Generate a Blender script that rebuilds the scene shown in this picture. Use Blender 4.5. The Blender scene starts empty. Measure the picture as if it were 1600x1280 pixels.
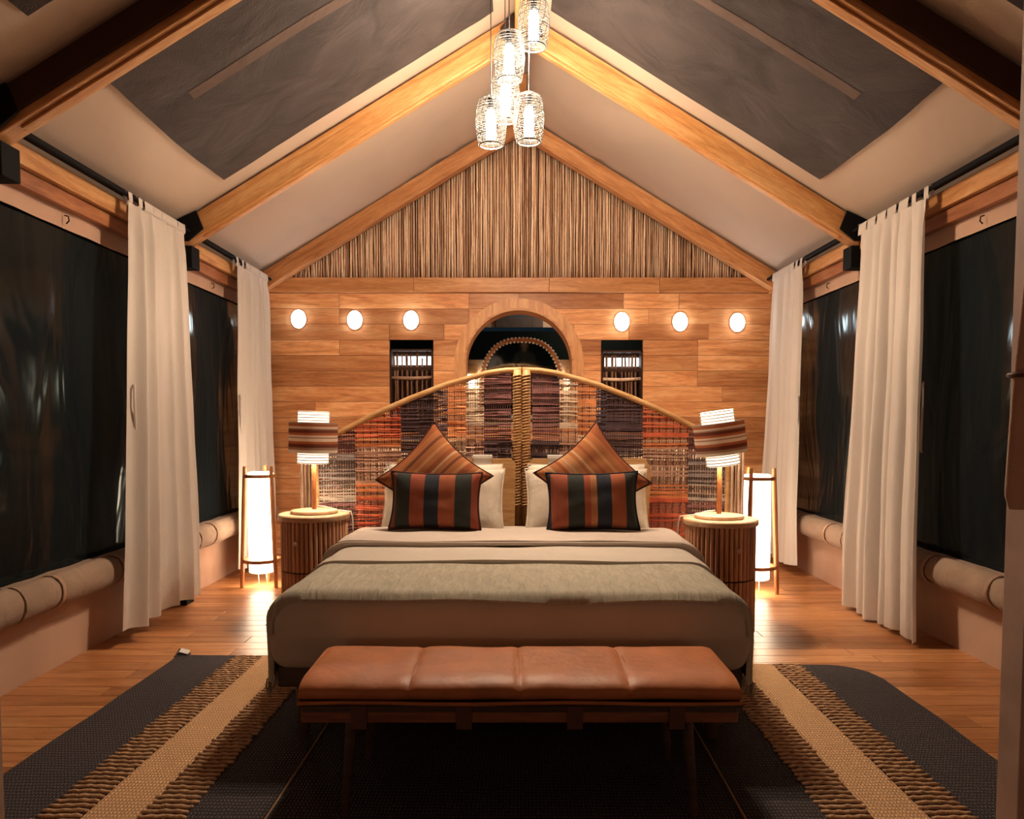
import bpy, bmesh, math, random
from mathutils import Vector, Matrix, noise

random.seed(7)
SC = bpy.context.scene
COL = SC.collection
PI = math.pi

# ------------------------------------------------------------------ camera, world, exposure
F = 1180.0                      # focal length in pixels of the 1600 x 1280 frame
PITCH = math.radians(3.0)
cam_d = bpy.data.cameras.new('camera')
cam = bpy.data.objects.new('camera', cam_d)
COL.objects.link(cam)
cam.location = (-0.07, 0.0, 1.34)
cam.rotation_euler = (PI / 2 - PITCH, 0, 0)
cam_d.sensor_fit = 'HORIZONTAL'
cam_d.sensor_width = 36.0
cam_d.lens = 36.0 * F / 1600.0
cam_d.shift_y = (660 + F * math.tan(PITCH) - 640) / 1600.0
cam_d.clip_start = 0.05
SC.camera = cam

world = bpy.data.worlds.new('night')
SC.world = world
world.use_nodes = True
world.node_tree.nodes['Background'].inputs[0].default_value = (0.10, 0.22, 0.32, 1)
world.node_tree.nodes['Background'].inputs[1].default_value = 0.012

SC.view_settings.view_transform = 'Standard'
SC.view_settings.look = 'None'
SC.view_settings.gamma = 1.0
SC.view_settings.use_curve_mapping = False
SC.view_settings.exposure = 2.0

# lamp strengths and colours (each lamp builder reads its own)
WARM = (1.0, 0.78, 0.56)
WARM_PAPER = (1.0, 0.80, 0.57)
COOL = (0.86, 0.96, 1.0)
PENDANT_W, SHADE_W, PAPER_W, EGG_W = 100.0, 0.50, 2.6, 8.0
DOWN_W = 15.0                   # added downward fill under each pendant, brightening bed, floor and wall

# two weak unseen fill lights added behind the camera for the foot end
for ex in (-1.9, 1.9):
    ld = bpy.data.lights.new('rear_fill', 'POINT')
    ld.energy = 2.6
    ld.color = (1.0, 0.66, 0.45)
    ld.shadow_soft_size = 0.15
    lo = bpy.data.objects.new('rear_fill', ld)
    COL.objects.link(lo)
    lo.location = (ex, -0.5, 0.7)

# ------------------------------------------------------------------ materials
def nodes_of(name):
    m = bpy.data.materials.new(name)
    m.use_nodes = True
    nt = m.node_tree
    return m, nt, nt.nodes['Principled BSDF']

def N(nt, kind, **kw):
    n = nt.nodes.new(kind)
    for k, v in kw.items():
        setattr(n, k, v)
    return n

def ramp(nt, stops, interp='LINEAR'):
    r = N(nt, 'ShaderNodeValToRGB')
    r.color_ramp.interpolation = interp
    e = r.color_ramp.elements
    while len(e) > 1:
        e.remove(e[0])
    e[0].position = stops[0][0]
    e[0].color = (*stops[0][1], 1)
    for p, c in stops[1:]:
        x = e.new(p)
        x.color = (*c, 1)
    return r

def plain(name, col, rough=0.6, spec=0.4, metal=0.0, bump=0.0, bscale=60, var=0.12, vscale=8):
    """a colour with a little uneven wear and fine relief"""
    m, nt, b = nodes_of(name)
    tc = N(nt, 'ShaderNodeTexCoord')
    nz = N(nt, 'ShaderNodeTexNoise')
    nz.inputs['Scale'].default_value = vscale
    nz.inputs['Detail'].default_value = 4
    nt.links.new(tc.outputs['Object'], nz.inputs['Vector'])
    r = ramp(nt, [(0.3, tuple(c * (1 - var) for c in col)), (0.7, tuple(min(1, c * (1 + var)) for c in col))])
    nt.links.new(nz.outputs['Fac'], r.inputs[0])
    nt.links.new(r.outputs[0], b.inputs['Base Color'])
    b.inputs['Roughness'].default_value = rough
    b.inputs['Specular IOR Level'].default_value = spec
    b.inputs['Metallic'].default_value = metal
    if bump:
        n2 = N(nt, 'ShaderNodeTexNoise')
        n2.inputs['Scale'].default_value = bscale
        n2.inputs['Detail'].default_value = 3
        nt.links.new(tc.outputs['Object'], n2.inputs['Vector'])
        bp = N(nt, 'ShaderNodeBump')
        bp.inputs['Strength'].default_value = bump
        bp.inputs['Distance'].default_value = 0.01
        nt.links.new(n2.outputs['Fac'], bp.inputs['Height'])
        nt.links.new(bp.outputs[0], b.inputs['Normal'])
    return m

def wood(name, dark, mid, light, axis='X', rough=0.45, tint=0.35, scale=1.0, knots=True):
    """long grain along one local axis, each board its own cut and tint"""
    m, nt, b = nodes_of(name)
    tc = N(nt, 'ShaderNodeTexCoord')
    oi = N(nt, 'ShaderNodeObjectInfo')
    mul = N(nt, 'ShaderNodeMath', operation='MULTIPLY')
    mul.inputs[1].default_value = 37.0
    nt.links.new(oi.outputs['Random'], mul.inputs[0])
    add = N(nt, 'ShaderNodeVectorMath', operation='ADD')
    nt.links.new(tc.outputs['Object'], add.inputs[0])
    nt.links.new(mul.outputs[0], add.inputs[1])
    mp = N(nt, 'ShaderNodeMapping')
    s = [9 * scale] * 3
    s['XYZ'.index(axis)] = 0.9 * scale
    mp.inputs['Scale'].default_value = s
    nt.links.new(add.outputs[0], mp.inputs['Vector'])
    nz = N(nt, 'ShaderNodeTexNoise')
    nz.inputs['Scale'].default_value = 1.6
    nz.inputs['Detail'].default_value = 7
    nz.inputs['Roughness'].default_value = 0.6
    nz.inputs['Distortion'].default_value = 1.2
    nt.links.new(mp.outputs[0], nz.inputs['Vector'])
    r = ramp(nt, [(0.30, dark), (0.48, mid), (0.68, light)])
    nt.links.new(nz.outputs['Fac'], r.inputs[0])
    fine = N(nt, 'ShaderNodeTexNoise')
    fine.inputs['Scale'].default_value = 14
    fine.inputs['Detail'].default_value = 3
    nt.links.new(mp.outputs[0], fine.inputs['Vector'])
    fr = ramp(nt, [(0.35, (0.78, 0.74, 0.70)), (0.6, (1.0, 1.0, 1.0))])
    nt.links.new(fine.outputs['Fac'], fr.inputs[0])
    mx = N(nt, 'ShaderNodeMix', data_type='RGBA', blend_type='MULTIPLY')
    mx.inputs[0].default_value = 0.8
    nt.links.new(r.outputs[0], mx.inputs[6])
    nt.links.new(fr.outputs[0], mx.inputs[7])
    tr = ramp(nt, [(0.0, (1 - tint, 1 - tint * 1.15, 1 - tint * 1.25)), (0.5, (1, 1, 1)), (1.0, (1 + tint * .55, 1 + tint * .7, 1 + tint * .8))])
    nt.links.new(oi.outputs['Random'], tr.inputs[0])
    mt = N(nt, 'ShaderNodeMix', data_type='RGBA', blend_type='MULTIPLY')
    mt.inputs[0].default_value = 1.0
    nt.links.new(mx.outputs[2], mt.inputs[6])
    nt.links.new(tr.outputs[0], mt.inputs[7])
    nt.links.new(mt.outputs[2], b.inputs['Base Color'])
    b.inputs['Roughness'].default_value = rough
    b.inputs['Specular IOR Level'].default_value = 0.4
    bp = N(nt, 'ShaderNodeBump')
    bp.inputs['Strength'].default_value = 0.15
    bp.inputs['Distance'].default_value = 0.004
    nt.links.new(fine.outputs['Fac'], bp.inputs['Height'])
    nt.links.new(bp.outputs[0], b.inputs['Normal'])
    return m

def cloth(name, col, rough=0.9, weave=260, wrinkle=0.25, wscale=4.0, trans=0.0, var=0.1, stretch=(1, 1, 1)):
    m, nt, b = nodes_of(name)
    tc = N(nt, 'ShaderNodeTexCoord')
    mp = N(nt, 'ShaderNodeMapping')
    mp.inputs['Scale'].default_value = stretch
    nt.links.new(tc.outputs['Object'], mp.inputs['Vector'])
    nz = N(nt, 'ShaderNodeTexNoise')
    nz.inputs['Scale'].default_value = wscale
    nz.inputs['Detail'].default_value = 5
    nz.inputs['Distortion'].default_value = 0.8
    nt.links.new(mp.outputs[0], nz.inputs['Vector'])
    r = ramp(nt, [(0.3, tuple(c * (1 - var) for c in col)), (0.7, tuple(min(1, c * (1 + var)) for c in col))])
    nt.links.new(nz.outputs['Fac'], r.inputs[0])
    nt.links.new(r.outputs[0], b.inputs['Base Color'])
    b.inputs['Roughness'].default_value = rough
    b.inputs['Specular IOR Level'].default_value = 0.15
    b.inputs['Sheen Weight'].default_value = 0.1
    fn = N(nt, 'ShaderNodeTexNoise')
    fn.inputs['Scale'].default_value = weave
    nt.links.new(tc.outputs['Object'], fn.inputs['Vector'])
    mm = N(nt, 'ShaderNodeMath', operation='MULTIPLY_ADD')
    mm.inputs[1].default_value = 0.12
    nt.links.new(fn.outputs['Fac'], mm.inputs[0])
    nt.links.new(nz.outputs['Fac'], mm.inputs[2])
    bp = N(nt, 'ShaderNodeBump')
    bp.inputs['Strength'].default_value = wrinkle
    bp.inputs['Distance'].default_value = 0.03
    nt.links.new(mm.outputs[0], bp.inputs['Height'])
    nt.links.new(bp.outputs[0], b.inputs['Normal'])
    if trans:
        t = N(nt, 'ShaderNodeBsdfTranslucent')
        nt.links.new(r.outputs[0], t.inputs['Color'])
        ms = N(nt, 'ShaderNodeMixShader')
        ms.inputs[0].default_value = trans
        nt.links.new(b.outputs[0], ms.inputs[1])
        nt.links.new(t.outputs[0], ms.inputs[2])
        nt.links.new(ms.outputs[0], nt.nodes['Material Output'].inputs['Surface'])
    return m

def stripes(name, stops, lo, hi, axis=0, rough=0.85, fine=70, finecol=0.25, grad=None):
    """woven stripes across one local axis from lo to hi (metres)"""
    m, nt, b = nodes_of(name)
    tc = N(nt, 'ShaderNodeTexCoord')
    sp = N(nt, 'ShaderNodeSeparateXYZ')
    nt.links.new(tc.outputs['Object'], sp.inputs[0])
    mr = N(nt, 'ShaderNodeMapRange')
    mr.inputs[1].default_value = lo
    mr.inputs[2].default_value = hi
    nt.links.new(sp.outputs[axis], mr.inputs[0])
    r = ramp(nt, stops, 'CONSTANT')
    nt.links.new(mr.outputs[0], r.inputs[0])
    w = N(nt, 'ShaderNodeTexWave')
    w.bands_direction = 'XYZ'[axis]
    w.inputs['Scale'].default_value = fine
    w.inputs['Distortion'].default_value = 1.0
    nt.links.new(tc.outputs['Object'], w.inputs['Vector'])
    nz = N(nt, 'ShaderNodeTexNoise')
    nz.inputs['Scale'].default_value = 300
    nt.links.new(tc.outputs['Object'], nz.inputs['Vector'])
    mu = N(nt, 'ShaderNodeMath', operation='MULTIPLY')
    nt.links.new(w.outputs['Fac'], mu.inputs[0])
    nt.links.new(nz.outputs['Fac'], mu.inputs[1])
    fr = ramp(nt, [(0.1, (1 - finecol,) * 3), (0.6, (1.1, 1.1, 1.1))])
    nt.links.new(mu.outputs[0], fr.inputs[0])
    mx = N(nt, 'ShaderNodeMix', data_type='RGBA', blend_type='MULTIPLY')
    mx.inputs[0].default_value = 1.0
    nt.links.new(r.outputs[0], mx.inputs[6])
    nt.links.new(fr.outputs[0], mx.inputs[7])
    nt.links.new(mx.outputs[2], b.inputs['Base Color'])
    b.inputs['Roughness'].default_value = rough
    b.inputs['Specular IOR Level'].default_value = 0.2
    bp = N(nt, 'ShaderNodeBump')
    bp.inputs['Strength'].default_value = 0.4
    bp.inputs['Distance'].default_value = 0.004
    nt.links.new(mu.outputs[0], bp.inputs['Height'])
    nt.links.new(bp.outputs[0], b.inputs['Normal'])
    return m

def glow(name, col, strength, base=(0.9, 0.88, 0.84)):
    m, nt, b = nodes_of(name)
    b.inputs['Base Color'].default_value = (*base, 1)
    b.inputs['Roughness'].default_value = 0.7
    b.inputs['Emission Color'].default_value = (*col, 1)
    b.inputs['Emission Strength'].default_value = strength
    tc = N(nt, 'ShaderNodeTexCoord')
    nz = N(nt, 'ShaderNodeTexNoise')
    nz.inputs['Scale'].default_value = 90
    nt.links.new(tc.outputs['Object'], nz.inputs['Vector'])
    bp = N(nt, 'ShaderNodeBump')
    bp.inputs['Strength'].default_value = 0.1
    nt.links.new(nz.outputs['Fac'], bp.inputs['Height'])
    nt.links.new(bp.outputs[0], b.inputs['Normal'])
    return m

M = {}
M['teak_wall'] = wood('teak_wall', (0.48, 0.175, 0.062), (0.72, 0.31, 0.12), (0.86, 0.47, 0.225), 'X', 0.42, 0.42)
M['teak_trim'] = wood('teak_trim', (0.42, 0.165, 0.057), (0.62, 0.28, 0.108), (0.76, 0.40, 0.18), 'X', 0.42, 0.15)
M['arch_wood'] = wood('arch_wood', (0.52, 0.225, 0.085), (0.68, 0.33, 0.14), (0.80, 0.45, 0.21), 'Z', 0.42, 0.05)
M['floor_wood'] = wood('floor_wood', (0.34, 0.13, 0.045), (0.48, 0.20, 0.075), (0.60, 0.29, 0.12), 'X', 0.32, 0.25)
M['pine'] = wood('pine', (0.42, 0.17, 0.055), (0.60, 0.29, 0.10), (0.72, 0.42, 0.19), 'X', 0.45, 0.12)
M['pine_y'] = wood('pine_y', (0.42, 0.17, 0.055), (0.58, 0.27, 0.095), (0.70, 0.40, 0.18), 'Y', 0.45, 0.12)
M['dark_wood_y'] = wood('dark_wood_y', (0.22, 0.075, 0.03), (0.36, 0.13, 0.05), (0.46, 0.20, 0.08), 'Y', 0.45, 0.12)
M['post_wood'] = wood('post_wood', (0.07, 0.03, 0.015), (0.11, 0.05, 0.025), (0.16, 0.08, 0.04), 'Z', 0.5, 0.1)
M['stick'] = wood('stick', (0.44, 0.24, 0.145), (0.82, 0.56, 0.38), (0.95, 0.76, 0.58), 'Z', 0.55, 0.55, 2.0)
M['stick_dark'] = wood('stick_dark', (0.10, 0.045, 0.02), (0.20, 0.09, 0.045), (0.34, 0.17, 0.09), 'Z', 0.6, 0.4, 2.0)
M['lamp_wood'] = wood('lamp_wood', (0.26, 0.09, 0.03), (0.40, 0.15, 0.05), (0.50, 0.21, 0.08), 'Z', 0.4, 0.1)
M['slat_wood'] = wood('slat_wood', (0.36, 0.175, 0.10), (0.56, 0.29, 0.17), (0.70, 0.41, 0.26), 'Z', 0.45, 0.25)
M['pale_wood'] = wood('pale_wood', (0.50, 0.30, 0.17), (0.62, 0.40, 0.24), (0.72, 0.50, 0.32), 'X', 0.4, 0.1)
M['cane'] = wood('cane', (0.52, 0.27, 0.10), (0.66, 0.37, 0.155), (0.76, 0.48, 0.23), 'X', 0.45, 0.1)
M['bed_wood'] = wood('bed_wood', (0.045, 0.022, 0.013), (0.07, 0.035, 0.02), (0.10, 0.05, 0.03), 'X', 0.5, 0.05)
M['bench_wood'] = wood('bench_wood', (0.16, 0.050, 0.022), (0.25, 0.085, 0.036), (0.33, 0.125, 0.055), 'X', 0.45, 0.05)
M['canvas'] = cloth('canvas', (0.56, 0.44, 0.345), wrinkle=0.22, wscale=1.3, weave=180, var=0.05)
M['canvas_wall'] = cloth('canvas_wall', (0.50, 0.315, 0.225), wrinkle=0.45, wscale=2.2, weave=180, var=0.06, stretch=(1, 1, 0.4))
M['canvas_roll'] = cloth('canvas_roll', (0.33, 0.225, 0.16), wrinkle=0.6, wscale=5, weave=180)
M['net'] = cloth('net', (0.050, 0.038, 0.036), rough=0.75, wrinkle=0.9, wscale=2.6, weave=120, var=0.3)
M['light_band_cloth'] = cloth('light_band_cloth', (0.115, 0.075, 0.058), wrinkle=0.5, wscale=5)
M['curtain'] = cloth('curtain', (0.66, 0.585, 0.525), wrinkle=0.25, wscale=5, trans=0.16, stretch=(1, 1, 0.15), var=0.05)
M['black_metal'] = plain('black_metal', (0.008, 0.008, 0.009), 0.7, 0.08, 0.0)
M['plate_metal'] = plain('plate_metal', (0.045, 0.03, 0.028), 0.45, 0.5, 0.4)
M['bolt'] = plain('bolt', (0.4, 0.38, 0.36), 0.35, 0.5, 0.9)
M['linen'] = cloth('linen', (0.56, 0.49, 0.42), wrinkle=0.35, wscale=3.0, weave=300, var=0.05)
M['linen_fold'] = cloth('linen_fold', (0.58, 0.485, 0.42), wrinkle=0.35, wscale=3.5, weave=300, var=0.05)
M['pillow_white'] = cloth('pillow_white', (0.78, 0.69, 0.58), wrinkle=0.5, wscale=6, weave=300, var=0.05)
M['throw'] = cloth('throw', (0.43, 0.385, 0.30), wrinkle=0.45, wscale=7, weave=240, var=0.16, stretch=(6, 1.2, 1))
M['leather'] = plain('leather', (0.45, 0.150, 0.052), 0.50, 0.35, 0, 0.25, 25, 0.18, 7)
M['leather_tan'] = plain('leather_tan', (0.50, 0.20, 0.06), 0.5, 0.4, 0, 0.1, 30, 0.12, 5)
M['strap'] = plain('strap', (0.10, 0.035, 0.018), 0.5, 0.4, 0, 0.2, 40)
M['piping'] = plain('piping', (0.07, 0.025, 0.02), 0.8, 0.2)
M['piping_navy'] = plain('piping_navy', (0.025, 0.022, 0.03), 0.8, 0.2)
M['white'] = plain('white', (0.75, 0.72, 0.68), 0.5, 0.4)
M['cord_white'] = plain('cord_white', (0.70, 0.62, 0.52), 0.5, 0.4)
M['cord_black'] = plain('cord_black', (0.02, 0.016, 0.015), 0.5, 0.4)
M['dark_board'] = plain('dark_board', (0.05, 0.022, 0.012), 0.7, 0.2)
M['body_dark'] = plain('body_dark', (0.09, 0.04, 0.022), 0.6, 0.3)
M['night_ground'] = plain('night_ground', (0.03, 0.03, 0.03), 0.9, 0.1)
M['grey_panel'] = cloth('grey_panel', (0.13, 0.11, 0.11), wrinkle=0.4, wscale=10)
M['blue_canvas'] = cloth('blue_canvas', (0.10, 0.12, 0.16), wrinkle=0.4, wscale=6)
M['cream_wall'] = plain('cream_wall', (0.62, 0.50, 0.36), 0.7, 0.2)
M['knob'] = plain('knob', (0.55, 0.40, 0.28), 0.35, 0.5)
M['stitch'] = plain('stitch', (0.54, 0.33, 0.15), 0.7, 0.2)
M['skin'] = plain('skin', (0.42, 0.24, 0.16), 0.55, 0.3)
M['shirt_dark'] = cloth('shirt_dark', (0.05, 0.06, 0.06))
M['shirt_white'] = cloth('shirt_white', (0.6, 0.58, 0.56))
M['hair'] = plain('hair', (0.03, 0.018, 0.012), 0.6, 0.3, 0, 0.5, 90)
M['jeans'] = cloth('jeans', (0.04, 0.05, 0.08))

def pvc():
    m, nt, b = nodes_of('window_sheet')
    b.inputs['Base Color'].default_value = (0.006, 0.009, 0.011, 1)
    b.inputs['Roughness'].default_value = 0.13
    b.inputs['Specular IOR Level'].default_value = 0.22
    b.inputs['Specular Tint'].default_value = (0.28, 0.72, 0.80, 1)
    tc = N(nt, 'ShaderNodeTexCoord')
    mp = N(nt, 'ShaderNodeMapping')
    mp.inputs['Scale'].default_value = (1, 1.6, 0.5)
    nt.links.new(tc.outputs['Object'], mp.inputs[0])
    nz = N(nt, 'ShaderNodeTexNoise')
    nz.inputs['Scale'].default_value = 2.0
    nz.inputs['Detail'].default_value = 2.2
    nz.inputs['Distortion'].default_value = 1.0
    nt.links.new(mp.outputs[0], nz.inputs['Vector'])
    bp = N(nt, 'ShaderNodeBump')
    bp.inputs['Strength'].default_value = 0.25
    bp.inputs['Distance'].default_value = 0.05
    nt.links.new(nz.outputs['Fac'], bp.inputs['Height'])
    nt.links.new(bp.outputs[0], b.inputs['Normal'])
    return m
M['pvc'] = pvc()

def mirror_glass():
    m, nt, b = nodes_of('mirror_glass')
    b.inputs['Base Color'].default_value = (0.32, 0.36, 0.37, 1)
    b.inputs['Metallic'].default_value = 1.0
    b.inputs['Roughness'].default_value = 0.03
    nz = N(nt, 'ShaderNodeTexNoise')
    nz.inputs['Scale'].default_value = 4
    r = ramp(nt, [(0.3, (0.03,) * 3), (0.8, (0.06,) * 3)])
    nt.links.new(nz.outputs['Fac'], r.inputs[0])
    nt.links.new(r.outputs[0], b.inputs['Roughness'])
    return m
M['mirror'] = mirror_glass()

def rug_mat(name, col, scale=24.0, lo=0.42):
    m, nt, b = nodes_of(name)
    tc = N(nt, 'ShaderNodeTexCoord')
    w1 = N(nt, 'ShaderNodeTexWave')
    w1.bands_direction = 'X'
    w1.inputs['Scale'].default_value = scale
    w1.inputs['Distortion'].default_value = 2.5
    w1.inputs['Detail'].default_value = 2
    w2 = N(nt, 'ShaderNodeTexWave')
    w2.bands_direction = 'Y'
    w2.inputs['Scale'].default_value = scale * 0.6
    w2.inputs['Distortion'].default_value = 2.5
    w2.inputs['Detail'].default_value = 2
    nt.links.new(tc.outputs['Object'], w1.inputs[0])
    nt.links.new(tc.outputs['Object'], w2.inputs[0])
    mu = N(nt, 'ShaderNodeMath', operation='MULTIPLY')
    nt.links.new(w1.outputs['Fac'], mu.inputs[0])
    nt.links.new(w2.outputs['Fac'], mu.inputs[1])
    r = ramp(nt, [(0.0, tuple(c * lo for c in col)), (0.5, col), (1.0, tuple(min(1, c * 1.35) for c in col))])
    nt.links.new(mu.outputs[0], r.inputs[0])
    nt.links.new(r.outputs[0], b.inputs['Base Color'])
    b.inputs['Roughness'].default_value = 0.95
    b.inputs['Specular IOR Level'].default_value = 0.1
    bp = N(nt, 'ShaderNodeBump')
    bp.inputs['Strength'].default_value = 0.8
    bp.inputs['Distance'].default_value = 0.006
    nt.links.new(mu.outputs[0], bp.inputs['Height'])
    nt.links.new(bp.outputs[0], b.inputs['Normal'])
    return m
M['rug_dark'] = rug_mat('rug_dark', (0.100, 0.084, 0.088))
M['rug_tan'] = rug_mat('rug_tan', (0.74, 0.445, 0.24), 24.0, 0.68)
M['rug_rib'] = cloth('rug_rib', (0.60, 0.37, 0.215), weave=90, wrinkle=0.5, wscale=30, var=0.25)
M['rug_brown'] = rug_mat('rug_brown', (0.085, 0.050, 0.038))

# ------------------------------------------------------------------ mesh helpers
class MB:
    def __init__(self):
        self.bm = bmesh.new()
    def box(self, c, s, rot=None, bevel=0.0):
        """centre, full sizes"""
        m = Matrix.Translation(c) @ (rot if rot is not None else Matrix()) @ Matrix.Diagonal((s[0], s[1], s[2], 1))
        g = bmesh.ops.create_cube(self.bm, size=1.0, matrix=m)
        if bevel:
            es = list({e for v in g['verts'] for e in v.link_edges})
            bmesh.ops.bevel(self.bm, geom=es, offset=bevel, segments=2, affect='EDGES', profile=0.5)
        return self
    def cyl(self, p0, p1, r0, r1=None, n=12, caps=True):
        p0, p1 = Vector(p0), Vector(p1)
        d = p1 - p0
        q = Vector((0, 0, 1)).rotation_difference(d.normalized()).to_matrix().to_4x4()
        m = Matrix.Translation((p0 + p1) / 2) @ q
        bmesh.ops.create_cone(self.bm, cap_ends=caps, segments=n, radius1=r0, radius2=r0 if r1 is None else r1, depth=d.length, matrix=m)
        return self
    def ball(self, c, s, u=16, v=10, rot=None):
        m = Matrix.Translation(c) @ (rot if rot is not None else Matrix()) @ Matrix.Diagonal((s[0], s[1], s[2], 1))
        bmesh.ops.create_uvsphere(self.bm, u_segments=u, v_segments=v, radius=1.0, matrix=m)
        return self
    def tube(self, pts, r, n=6, closed=False):
        pts = [Vector(p) for p in pts]
        k = len(pts)
        rs = r if isinstance(r, (list, tuple)) else [r] * k
        rings = []
        up = None
        for i, p in enumerate(pts):
            a = pts[(i - 1) % k] if (closed or i > 0) else p
            b = pts[(i + 1) % k] if (closed or i < k - 1) else p
            t = (b - a).normalized()
            if up is None:
                up = t.orthogonal().normalized()
            else:
                up = up - t * up.dot(t)
                up = up.normalized() if up.length > 1e-6 else t.orthogonal().normalized()
            s = t.cross(up)
            rings.append([self.bm.verts.new(p + (up * math.cos(2 * PI * j / n) + s * math.sin(2 * PI * j / n)) * rs[i]) for j in range(n)])
        for i in range(k if closed else k - 1):
            A, B = rings[i], rings[(i + 1) % k]
            for j in range(n):
                self.bm.faces.new((A[j], A[(j + 1) % n], B[(j + 1) % n], B[j]))
        if not closed:
            self.bm.faces.new(rings[0][::-1])
            self.bm.faces.new(rings[-1])
        return self
    def lathe(self, prof, n=24, c=(0, 0, 0), close=False):
        """profile of (r, z), turned about z"""
        c = Vector(c)
        rings = []
        for r, z in prof:
            rings.append([self.bm.verts.new(c + Vector((max(r, 1e-5) * math.cos(2 * PI * j / n), max(r, 1e-5) * math.sin(2 * PI * j / n), z))) for j in range(n)])
        k = len(rings)
        for i in range(k if close else k - 1):
            A, B = rings[i], rings[(i + 1) % k]
            for j in range(n):
                self.bm.faces.new((A[j], A[(j + 1) % n], B[(j + 1) % n], B[j]))
        return self
    def prism(self, poly, d0, d1, axis='y'):
        """polygon of (a, b) pushed along an axis: y -> (a, d, b); z -> (a, b, d); x -> (d, a, b)"""
        f = {'y': lambda a, b, d: (a, d, b), 'z': lambda a, b, d: (a, b, d), 'x': lambda a, b, d: (d, a, b)}[axis]
        A = [self.bm.verts.new(f(a, b, d0)) for a, b in poly]
        B = [self.bm.verts.new(f(a, b, d1)) for a, b in poly]
        self.bm.faces.new(A)
        self.bm.faces.new(B[::-1])
        k = len(poly)
        for i in range(k):
            self.bm.faces.new((A[i], B[i], B[(i + 1) % k], A[(i + 1) % k]))
        return self
    def grid(self, nu, nv, fn, closed_u=False):
        V = [[self.bm.verts.new(fn(i / nu, j / nv)) for j in range(nv + 1)] for i in range(nu + (0 if closed_u else 1))]
        for i in range(nu):
            A, B = V[i], V[(i + 1) % len(V)]
            for j in range(nv):
                self.bm.faces.new((A[j], B[j], B[j + 1], A[j + 1]))
        return self
    def rbox(self, c, s, r, n=(10, 10, 6), fn=None, r2=None, flatx=False):
        """box rounded by radii r (rx, ry, rz), optional displacement fn(Vector)->Vector"""
        h = Vector(s) / 2
        c = Vector(c)
        rt = Vector(r)
        rb = Vector(r2) if r2 else rt
        cache = {}
        def vert(i, j, k):
            key = (i, j, k)
            if key in cache:
                return cache[key]
            def lin(i, n_, hh, rr):
                # denser towards the rounded ends
                t = i / n_ * 2 - 1
                t = math.copysign(1 - (1 - abs(t)) ** 1.5, t)
                return t * hh
            p = Vector((lin(i, n[0], h.x, rt.x), lin(j, n[1], h.y, rt.y), lin(k, n[2], h.z, rt.z)))
            r = rt if p.z >= 0 else rb
            q = Vector([max(-h[a] + r[a], min(h[a] - r[a], p[a])) for a in range(3)])
            d = Vector([(p[a] - q[a]) / r[a] for a in range(3)])
            if flatx:
                d[0] = 0.0
                q[0] = p[0]
            if d.length > 1e-9:
                mxc = max(abs(d[0]), abs(d[1]), abs(d[2]))
                d = d.normalized() * min(1.0, mxc)
            p = q + Vector([d[a] * r[a] for a in range(3)])
            if fn:
                p = fn(p)
            v = self.bm.verts.new(c + p)
            cache[key] = v
            return v
        nx, ny, nz = n
        def face(a, b, c_, d_):
            self.bm.faces.new((a, b, c_, d_))
        for i in range(nx):
            for j in range(ny):
                face(vert(i, j, 0), vert(i, j + 1, 0), vert(i + 1, j + 1, 0), vert(i + 1, j, 0))
                face(vert(i, j, nz), vert(i + 1, j, nz), vert(i + 1, j + 1, nz), vert(i, j + 1, nz))
        for i in range(nx):
            for k in range(nz):
                face(vert(i, 0, k), vert(i + 1, 0, k), vert(i + 1, 0, k + 1), vert(i, 0, k + 1))
                face(vert(i, ny, k), vert(i, ny, k + 1), vert(i + 1, ny, k + 1), vert(i + 1, ny, k))
        for j in range(ny):
            for k in range(nz):
                face(vert(0, j, k), vert(0, j, k + 1), vert(0, j + 1, k + 1), vert(0, j + 1, k))
                face(vert(nx, j, k), vert(nx, j + 1, k), vert(nx, j + 1, k + 1), vert(nx, j, k + 1))
        return self
    def mesh(self, name, mat, smooth=False):
        bmesh.ops.recalc_face_normals(self.bm, faces=self.bm.faces[:])
        me = bpy.data.meshes.new(name)
        self.bm.to_mesh(me)
        self.bm.free()
        me.materials.append(mat)
        if smooth:
            if smooth == 'auto':
                me.polygons.foreach_set('use_smooth', [True] * len(me.polygons))
                try:
                    me.set_sharp_from_angle(angle=math.radians(40))
                except Exception:
                    pass
            else:
                me.polygons.foreach_set('use_smooth', [True] * len(me.polygons))
        return me
    def build(self, name, mat, parent=None, loc=(0, 0, 0), rot=(0, 0, 0), smooth=False, **kw):
        return link(name, self.mesh(name, mat, smooth), parent, loc, rot, **kw)

def link(name, data, parent=None, loc=(0, 0, 0), rot=(0, 0, 0), **kw):
    o = bpy.data.objects.new(name, data)
    COL.objects.link(o)
    if parent is not None:
        o.parent = parent
    o.location = loc
    o.rotation_euler = rot
    for k, v in kw.items():
        if v:
            o[k] = v
    return o

def thing(name, label, category, loc=(0, 0, 0), rot=(0, 0, 0), group=None, kind=None):
    return link(name, None, None, loc, rot, label=label, category=category, group=group, kind=kind)

def copy_tree(src, loc=None, rot=None, **kw):
    c = src.copy()
    COL.objects.link(c)
    if loc is not None:
        c.location = loc
    if rot is not None:
        c.rotation_euler = rot
    for k, v in kw.items():
        c[k] = v
    for ch in src.children:
        d = ch.copy()
        COL.objects.link(d)
        d.parent = c
        for g in ch.children:
            e = g.copy()
            COL.objects.link(e)
            e.parent = d
    return c

def interp(pts, x):
    if x <= pts[0][0]:
        return pts[0][1]
    for (a, b), (c, d) in zip(pts, pts[1:]):
        if x <= c:
            return b + (d - b) * (x - a) / (c - a)
    return pts[-1][1]

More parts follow.
